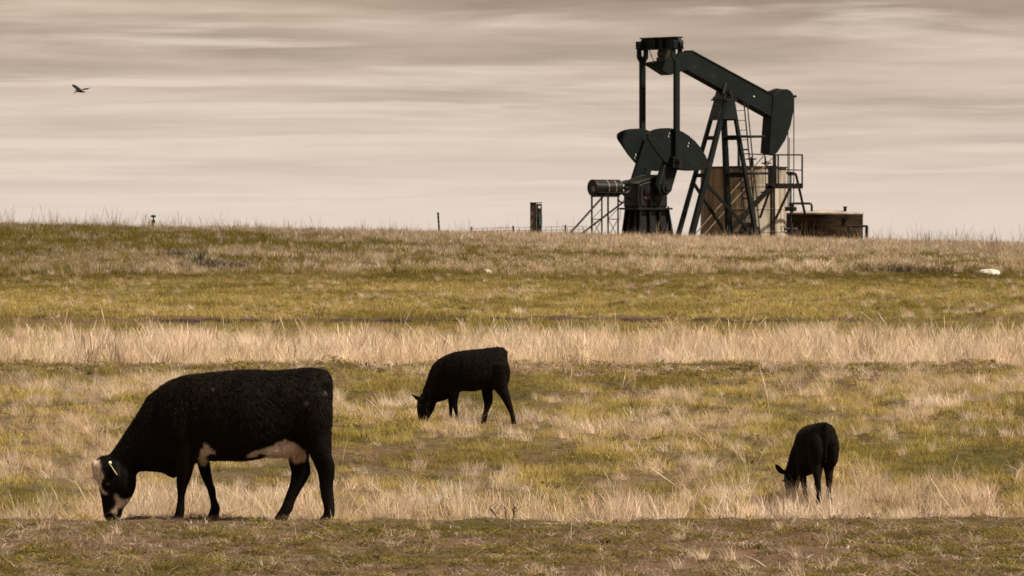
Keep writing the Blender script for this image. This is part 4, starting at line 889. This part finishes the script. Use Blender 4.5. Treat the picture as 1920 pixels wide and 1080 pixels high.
# wirelines, carrier bar and polished rod
uw = Uo(1488.5,.25)+.035; zc0 = Zo(389, uw, 0)
for vv in (-.2, .2):
    q = MB(); q.tube(PL(uw,vv,Zo(184,uw,vv)), PL(uw,vv,zc0), .022, 6); q.build('wireline', M_CABLE, pj)
q = MB(); q.box((uw-.10,-.30,zc0-.16), (uw+.10,.30,zc0+.03)); q.build('carrier_bar', M_BLACK, pj, bevel=.03)
q = MB(); q.tube(PL(uw,0,0.2), PL(uw,0,Zo(322,uw,0)), .035, 8); pr = q.build('polished_rod', M_STEEL, pj, smooth=True)
q = MB(); q.box((uw-.07,-.11,Zo(329,uw,0)), (uw+.07,.11,Zo(322,uw,0))); q.build('rod_clamp', M_BLACK, pr, bevel=.02)
q = MB(); q.box((uw-.06,-.09,zc0+.05), (uw+.06,.09,zc0+.22)); q.build('rod_clamp', M_BLACK, pr, bevel=.02)
q = MB(); q.tube(PL(uw-.13,.05,Zo(258,uw,0)), PL(uw-.13,.05,zc0), .02, 6); q.build('wireline', M_CABLE, pj)
# wellhead: stands under the carrier bar
wpos = pj.matrix_world
wx = PX + uw*CT; wy = PD + uw*ST
wh = empty('wellhead', (wx, wy, PG), TH); tag(wh, 'dark steel wellhead with flow line under the polished rod', 'wellhead')
q = MB(); q.tube((0,0,0), (0,0,.55), .16, 14); q.tube((0,0,.55), (0,0,.63), .26, 16); q.tube((0,0,.63), (0,0,1.0), .10, 12); q.build('casing_head', M_BLACK, wh, smooth=True)
q = MB(); q.tube((-.35,0,.75), (.35,0,.75), .06, 10); q.tube((.35,0,.75), (.35,0,-.05), .06, 10); q.build('flow_line', M_STEEL, wh, smooth=True)
q = MB(); q.ring((-.42,0,.75), .13, .02, 'x'); q.tube((-.42,0,.75), (-.3,0,.75), .02, 6); q.build('hand_wheel', M_STEEL, wh)

# ------------------------------------------------------------------ tanks behind
def tank(name, label, px_c, half_px, D, y_top, mat_, roof_mat, roof_h, hoops):
    X = (px_c-960)*D/F; r = half_px*D/F; ztop_ = HC+(HY-y_top)*D/F; g0 = gz(X, D)-.15; h = ztop_-g0
    t_ = empty(name, (X, D, g0)); tag(t_, label, 'tank')
    n = 56; q = MB(); vs = []; fs = []
    rows = [0]
    for hh_ in hoops: rows += [h*hh_-.035, h*hh_-.03, h*hh_+.03, h*hh_+.035]
    rows += [h]
    rad = [r]+[v for _ in hoops for v in (r, r+.018, r+.018, r)]+[r]
    for z, rr in zip(rows, rad):
        for i in range(n): a = 2*math.pi*i/n; vs.append((rr*math.cos(a), rr*math.sin(a), z))
    for k in range(len(rows)-1):
        for i in range(n): fs.append((k*n+i, k*n+(i+1)%n, (k+1)*n+(i+1)%n, (k+1)*n+i))
    q.add(vs, fs); q.build('shell', mat_, t_, smooth=True)
    q = MB(); vs = [((r+.04)*math.cos(2*math.pi*i/n), (r+.04)*math.sin(2*math.pi*i/n), h-.06) for i in range(n)] + [((r+.04)*math.cos(2*math.pi*i/n), (r+.04)*math.sin(2*math.pi*i/n), h+.004) for i in range(n)] + [(0,0,h+roof_h)]
    q.add(vs, [(i, (i+1)%n, n+(i+1)%n, n+i) for i in range(n)] + [(n+i, n+(i+1)%n, 2*n) for i in range(n)] + [tuple(range(n))[::-1]])
    q.build('roof', roof_mat, t_)
    return t_, X, r, h, g0
tk, tX, tr, tH, tg = tank('storage_tank', 'tall round rust-streaked steel tank behind the pumpjack legs', 1394, 80.5, 263, 313, M_TANK, M_RUSTBROWN, .06, (.26,.52,.78))
for (xx, yy, hh_) in ((1407,298,.62), (1435,306,.42)):
    vx = (xx-1394)*261/F; q = MB(); zv = HC+(HY-yy)*262/F-tg
    q.tube((vx,-1.3,tH), (vx,-1.3,zv+.10), .05, 8); q.tube((vx,-1.3,zv-.06), (vx,-1.3,zv-.02), .14, 10); vv_ = q.build('vent_pipe', M_BLACK, tk)
    q = MB(); q.ring((vx,-1.3,zv), .21, .035, 'z', n=16); q.bar((vx-.2,-1.3,zv), (vx+.2,-1.3,zv), .04); q.build('hand_wheel', M_BLACK, vv_)
q = MB(); fx_ = (1444-1394)*261/F; fy_ = -math.sqrt(max(.05, tr*tr-fx_*fx_))
q.box((fx_-.28,fy_-.12,tH-.95), (fx_+.24,fy_+.05,tH+.05)); q.build('thief_hatch_box', M_BLACK, tk, bevel=.02)
for xx in (1444.5, 1449.5):
    ax = (xx-1394)*261/F; ay = -math.sqrt(tr*tr-ax*ax)-.06; q = MB(); q.tube((ax,ay,.9), (ax,ay,tH-.7), .035, 8); q.build('drain_pipe', M_BLACK, tk)
q = MB(); ax = (1398-1394)*261/F
pts = [(ax,-tr-.05,1.15)]
for i in range(8): a = i/7*math.pi/2; pts.append((ax-.1+.35*math.sin(a)*1.4, -tr-.25-.1*math.sin(a), 1.15+.42*math.sin(a)))
q.path(pts, .07, 8); q.ring((ax+.1,-tr-.1,1.0), .45, .05, 'y', n=20); q.tube((ax+.1,-tr-.1,1.0), (ax+.1,-tr+.05,1.0), .40, 20); q.build('manway', M_BLACK, tk)
ltk, lX, lr, lH, lg = tank('low_tank', 'low round dark brown rusty tank with pale roof beside the tall tank', 1545, 73, 267, 399, M_RUSTBROWN, M_ROOFPALE, .17, (.45,.93))
q = MB(); vx = (1583-1545)*266/F; q.tube((vx,-.7,lH), (vx,-.7,lH+.28), .075, 10); q.tube((vx,-.7,lH+.24), (vx,-.7,lH+.30), .10, 10); q.build('roof_vent', M_BLACK, ltk)
q = MB(); q.box((vx-.55,-.9,lH+.03), (vx-.05,-.5,lH+.09)); q.build('roof_hatch', M_BLACK, ltk)
q = MB(); vy = -math.sqrt(lr*lr-vx*vx); q.tube((vx,vy+.05,lH-.22), (vx,vy-.14,lH-.22), .11, 12); q.tube((vx,vy-.14,lH-.22), (vx,vy-.17,lH-.22), .13, 12); q.build('gauge_port', M_BLACK, ltk)
q = MB(); gx0 = (1484-1545)*266/F; gx1 = (1520-1545)*266/F; zq = HC+(HY-381.5)*266/F-lg
q.path([(gx0,-.9,.9), (gx0,-.9,zq), (gx1-.06,-.9,zq), (gx1,-.9,zq-.08), (gx1,-.9,lH+.03)], .055, 8); q.build('gooseneck_pipe', M_BLACK, ltk)

# walkway and stair in front of the tall tank
WD = 259.3; ws = F/WD
wX = (1450-960)/ws; wg = gz(wX, WD)-.1
wk = empty('tank_walkway', (wX, WD, wg)); tag(wk, 'steel stair and railed platform against the tall streaked tank', 'walkway')
def WP(x, y, dy=0.0):
    d = WD+dy; return Vector(((x-960)*d/F-wX, dy, HC+(HY-y)*d/F-wg))
q = MB(); a = WP(1437,345); c = WP(1504,353.5); q.box((a.x,-.45,c.z), (c.x,.45,a.z)); q.build('platform_deck', M_STEEL, wk)
for k in range(9):
    q = MB(); x_ = a.x+.05+(c.x-a.x-.1)*k/8; q.box((x_-.06,-.44,a.z+.001), (x_+.06,.44,a.z+.03)); q.build('deck_plank', M_RUSTBROWN, wk)
for xx in (1459, 1504):
    for dy in (-.43, .43):
        q = MB(); q.bar(WP(xx,352,dy), WP(xx,289.5,dy), .075 if dy < 0 else .06); q.build('rail_post', M_STEEL, wk)
for dy in (-.43, .43):
    q = MB(); q.bar(WP(1442,290.5,dy), WP(1505,290.5,dy), .065); q.build('top_rail', M_STEEL, wk)
    q = MB(); q.bar(WP(1459,318,dy), WP(1504,319,dy), .05); q.build('mid_rail', M_STEEL, wk)
for yy in (290.5, 319):
    q = MB(); q.bar(WP(1504,yy,-.43), WP(1504,yy,.43), .055); q.build('end_rail', M_STEEL, wk)
q = MB(); q.bar(WP(1384,288,1.4), WP(1434,290,1.4), .05); q.bar(WP(1384,281,1.4), WP(1384,313,1.4), .07); q.bar(WP(1434,290,1.4), WP(1434,313,1.4), .05); q.build('roof_rail', M_STEEL, wk)
q = MB(); q.bar(WP(1452,350,.4), WP(1452,291,.4), .16); q.build('stair_head_post', M_STEEL, wk)
for (xa,ya,xb,yb) in ((1443,358,1425,408), (1481,353,1454,411)):
    q = MB(); q.bar(WP(xa,ya,-.3), WP(xb,yb,1.2), .085); q.build('bracket_strut', M_STEEL, wk)
for (xa,ya,xb,yb,dy) in ((1432,292,1300,435,.45), (1449,295,1315,438,-.45)):
    q = MB(); q.tube(WP(xa,ya,dy), WP(xb,yb+8,dy), .027, 8); q.build('stair_handrail', M_PIPE, wk)
for dy in (-.42, .42):
    q = MB(); q.bar(WP(1447,349,dy), WP(1352,451,dy), .06, .24); q.build('stair_stringer', M_STEEL, wk)
for k in range(11):
    t_ = (k+.6)/11.5; p0 = WP(1447-95*t_, 347+102*t_, -.40); p1 = WP(1447-95*t_, 347+102*t_, .40); q = MB(); q.box((p0.x-.16,-.40,p0.z-.01), (p0.x+.14,.40,p0.z+.05)); q.build('tread', M_STEEL, wk)
for k in range(4):
    t_ = .12+k*.24; q = MB(); q.bar(WP(1447-95*t_,347+102*t_,.45), WP(1447-95*t_, 292+108*t_-13+14*t_,.45), .035); q.build('baluster', M_STEEL, wk)
q = MB(); q.path([WP(1474,324,.6), WP(1489,324.5,.6), WP(1492.5,328,.6), WP(1509,400,4.0)], .06, 8); q.build('overflow_pipe', M_STEEL, wk)

# ------------------------------------------------------------------ small things on the crest and the bank
def on_ground(x, d): X = (x-960)*d/F; return X, d, gz(X, d)
X, Y, Z = on_ground(1005, 237); cab = empty('electric_cabinet', (X,Y,Z-.1)); tag(cab, 'green-grey electric control cabinet standing alone on the grassy crest', 'cabinet')
s_ = 237/F; ht = HC+(HY-381)*s_-Z+.1
q = MB(); q.box((-11*s_,-.14,0), (1.0*s_,.18,ht)); q.build('shaded_half', M_WOOD, cab, bevel=.015)  # brown wood tone stands in for the cabinet's shaded left half
q = MB(); q.box((1.2*s_,-.20,.35), (11*s_,.16,ht-.03)); cb = q.build('cabinet_box', M_GREEN2, cab, bevel=.02)
q = MB(); q.box((6*s_,-.26,ht*.45), (11.6*s_,-.202,ht*.72)); q.build('switch_box', mat_noise('teal_box', (.03,.06,.055), (.05,.085,.08), 6, .5), cb)
q = MB(); q.tube((6.5*s_,-.22,ht-.16), (6.5*s_,-.30,ht-.16), .06, 12); q.build('meter', M_WHITE, cb)
q = MB(); q.box((-11.6*s_,-.24,ht), (11.6*s_,.2,ht+.035)); q.build('rain_cap', M_GREEN, cab)
q = MB(); q.box((2*s_,-.1,0), (4*s_,.05,.36)); q.box((8*s_,-.1,0), (10*s_,.05,.36)); q.build('cabinet_legs', M_STEEL, cab)

def post(name, label, x0, y0, x1, y_top, d, r, mat_, cat='post', group=None):
    X, Y, Z = on_ground(x1, d); p = px2w(x0, y_top, d); o = empty(name, (X,Y,Z-.05)); tag(o, label, cat, group)
    q = MB(); q.bar((0,0,0), (p.x-X,0,p.z-Z+.05), r, r); q.build('shaft', mat_, o)
    return o, p.x-X, p.z-Z+.05
o, tx_, tz_ = post('fence_post', 'leaning thin steel fence post on the crest, taller than the rest', 821.3, 400, 824.5, 400, 233, .07, M_STEEL)
q = MB(); q.box((tx_-.05,-.05,tz_-.02), (tx_+.05,.05,tz_+.03)); q.build('post_cap', M_STEEL, o)
for k in range(4):
    q = MB(); q.box((tx_*(.3+.18*k)-.045,-.05,tz_*(.3+.18*k)), (tx_*(.3+.18*k)+.045,-.035,tz_*(.3+.18*k)+.03)); q.build('stud', M_STEEL, o)
o, tx_, tz_ = post('marker_post', 'short dark marker post with a wide cap on the green crest', 287.5, 403, 287.5, 403, 228, .045, M_BLACK)
q = MB(); q.tube((0,0,tz_-.05), (0,0,tz_+.0), .13, 12, .05); q.tube((0,0,tz_-.10), (0,0,tz_-.05), .05, 12, .13); q.tube((0,0,tz_-.34), (0,0,tz_-.2), .075, 10); q.build('cap', M_BLACK, o)
# woven wire fence
FD = 238.0; fx0 = (880-960)*FD/F; fx1 = (1100-960)*FD/F
fo = empty('wire_fence', (fx0, FD, gz(fx0, FD))); tag(fo, 'low woven wire fence on short posts running behind the cabinet', 'fence')
ztopw = lambda x: HC+(HY-np.interp(x,[880,962,1060,1100],[428.5,426.5,425.0,424.5]))*FD/F
for xx in (884, 962, 1060):
    X = (xx-960)*FD/F; q = MB(); q.bar((X-fx0,0,gz(X,FD)-.1-fo.location.z), (X-fx0,0,ztopw(xx)+.08-fo.location.z), .07); q.build('fence_picket', M_WOOD, fo)
for k in range(4):
    q = MB(); pts = [((xx-960)*FD/F-fx0, -.04, ztopw(xx)-.13*k-fo.location.z) for xx in (880,920,962,1010,1060,1100)]; q.path(pts, .008, 5); q.build('wire', M_CABLE, fo)
for k in range(22):
    xx = 884+k*10; X = (xx-960)*FD/F-fx0; q = MB(); q.tube((X,-.045,ztopw(xx)-fo.location.z), (X,-.045,ztopw(xx)-.42-fo.location.z), .008, 5); q.build('stay_wire', M_CABLE, fo)
# pipe rail by the low tank
X, Y, Z = on_ground(1625, 258); o = empty('pipe_rail', (X,Y,Z-.1)); tag(o, 'dark bent pipe rail in front of the low brown tank', 'pipe rail')
zr = HC+(HY-424)*258/F-Z+.1; xl = (1587-1625)*258/F
q = MB(); q.tube((xl,0,zr), (0,0,zr), .05, 8); q.build('rail', M_BLACK, o); q = MB(); q.tube((0,0,0), (0,0,zr+.03), .07, 8); q.build('upright', M_BLACK, o); q = MB(); q.tube((xl+.1,0,0), (xl+.1,0,zr), .05, 8); q.build('upright', M_BLACK, o)

def rock(name, label, x, y, d, sx, sy, sz, seed, mat_=M_ROCK, cat='rock'):
    X = (x-960)*d/F; g = np.random.default_rng(seed); q = MB(); blob(q, (0,0,0), (1,1,1), 16, 10)
    vs = []
    for p in q.v:
        p = np.array(p); nz = .72+.5*float(fbm(np.array([p[0]*1.7+seed]), np.array([p[1]*1.7+p[2]*1.3+seed*2.]), 3)[0])
        vs.append((p[0]*sx*nz, p[1]*sy*nz, (p[2]*.8+.25)*sz*nz))
    q.v = vs; o = q.build(name, mat_, None); o.location = (X, d, gz(X,d)+sz*.10); o.rotation_euler = (0,0,g.random()*.6-.3); tag(o, label, cat); return o
rock('rock', 'small bright white rock on the bank below the cabinet', 915, 514, d_at(915,515), .13, .12, .12, 3)
rock('rock', 'wide flat pale rock at the foot of the straw bank', 1855, 517, d_at(1855,518), .34, .28, .17, 5)
rock('rock', 'little pale stone beside the wide flat rock', 1791, 518, d_at(1791,519), .07, .06, .05, 8)
rock('rock', 'pale stone lying in the straw band', 1893, 635, d_at(1893,640), .10, .09, .06, 12)
# yucca and brush
def yucca(label, x, y, n, L_, seed):
    d = d_at(x, y); X = (x-960)*d/F; o = empty('yucca_plant', (X, d, gz(X,d)-.03)); tag(o, label, 'plant'); g = np.random.default_rng(seed)
    mt = mat_noise('yucca_leaf', (.05,.052,.022), (.11,.10,.045), 5, .6)
    for k in range(n):
        a = g.random()*6.28; el = .75+.7*g.random(); l_ = L_*(.6+.4*g.random()); q = MB(); dr_ = Vector((math.cos(a)*math.cos(el), math.sin(a)*math.cos(el), math.sin(el)))
        s_ = dr_.cross(Vector((0,0,1))).normalized(); w_ = .022; mid_ = dr_*l_*.5; up_ = s_.cross(dr_)*.008
        q.add([s_*-w_*.6, s_*w_*.6, mid_+s_*w_, mid_-s_*w_, dr_*l_, mid_+up_, up_], [(0,3,5,6),(6,5,2,1),(3,4,5),(5,4,2)]); q.build('leaf', mt, o)
yucca('spiky dark yucca between two dark brush heaps on the bank', 370, 503, 26, .75, 4)
def brush(label, x, y, w, h, n, seed):
    d = d_at(x, y); X = (x-960)*d/F; g = np.random.default_rng(seed); o = empty('dead_brush', (X, d, gz(X,d)-.03)); tag(o, label, 'brush', 'dead brush heaps')
    mt = mat_noise('dead_brush_twig', (.035,.024,.018), (.09,.065,.05), 5, .9); q = MB()
    for k in range(n):
        bx = g.normal()*w*.4; a = g.random()*6.28; el = .2+1.0*g.random(); l_ = h*(.4+.7*g.random()); p = Vector((bx, g.normal()*.25, 0)); p1 = p+Vector((math.cos(a)*math.cos(el), math.sin(a)*math.cos(el), math.sin(el)))*l_
        q.tube(p, p1, .010, 3, .003)
        for j in range(2): p2 = p.lerp(p1, .4+.5*g.random()); q.tube(p2, p2+Vector((g.normal(), g.normal(), abs(g.normal())*.6))*l_*.22, .006, 3, .002)
    q.build('twigs', mt, o)['kind'] = 'stuff'
brush('dark grey brush heap right beside the yucca on the bank', 405, 508, 1.1, .45, 420, 2)
brush('dark brush heap on the bank, on the marker post side of the yucca', 338, 487, .8, .42, 260, 6)
brush('long low dark brush heap at the foot of the straw bank', 1690, 512, 2.0, .36, 420, 9)
def weed(label, x, y, h, seed):
    d = d_at(x, y); X = (x-960)*d/F; g = np.random.default_rng(seed); o = empty('dry_weed', (X, d, gz(X,d)-.02)); tag(o, label, 'weed')
    mt = mat_noise('dry_weed_stem', (.05,.035,.022), (.10,.07,.045), 5, .9)
    for k in range(3):
        q = MB(); p = Vector(((k-1)*.05, 0, 0)); pts = [p]
        for j in range(5): p = p+Vector((g.normal()*.012+(k-1)*.012, g.normal()*.02, h/5)); pts.append(p)
        q.path(pts, .0055, 5); 
        for j in range(5): a = pts[2+j % 4]; q.tube(a, a+Vector((g.normal()*.05, g.normal()*.05, .06)), .003, 4, .0015); pass
        q.build('stem', mt, o)
weed('dark dry weed stalks on the green slope above the soil ledge', 597, 606, .34, 3)
weed('dark bent dry weed stem in the tall straw band', 1745, 668, .42, 13)
weed('dark bent dry twig weed at the edge of the worn strip', 948, 976, .13, 21)
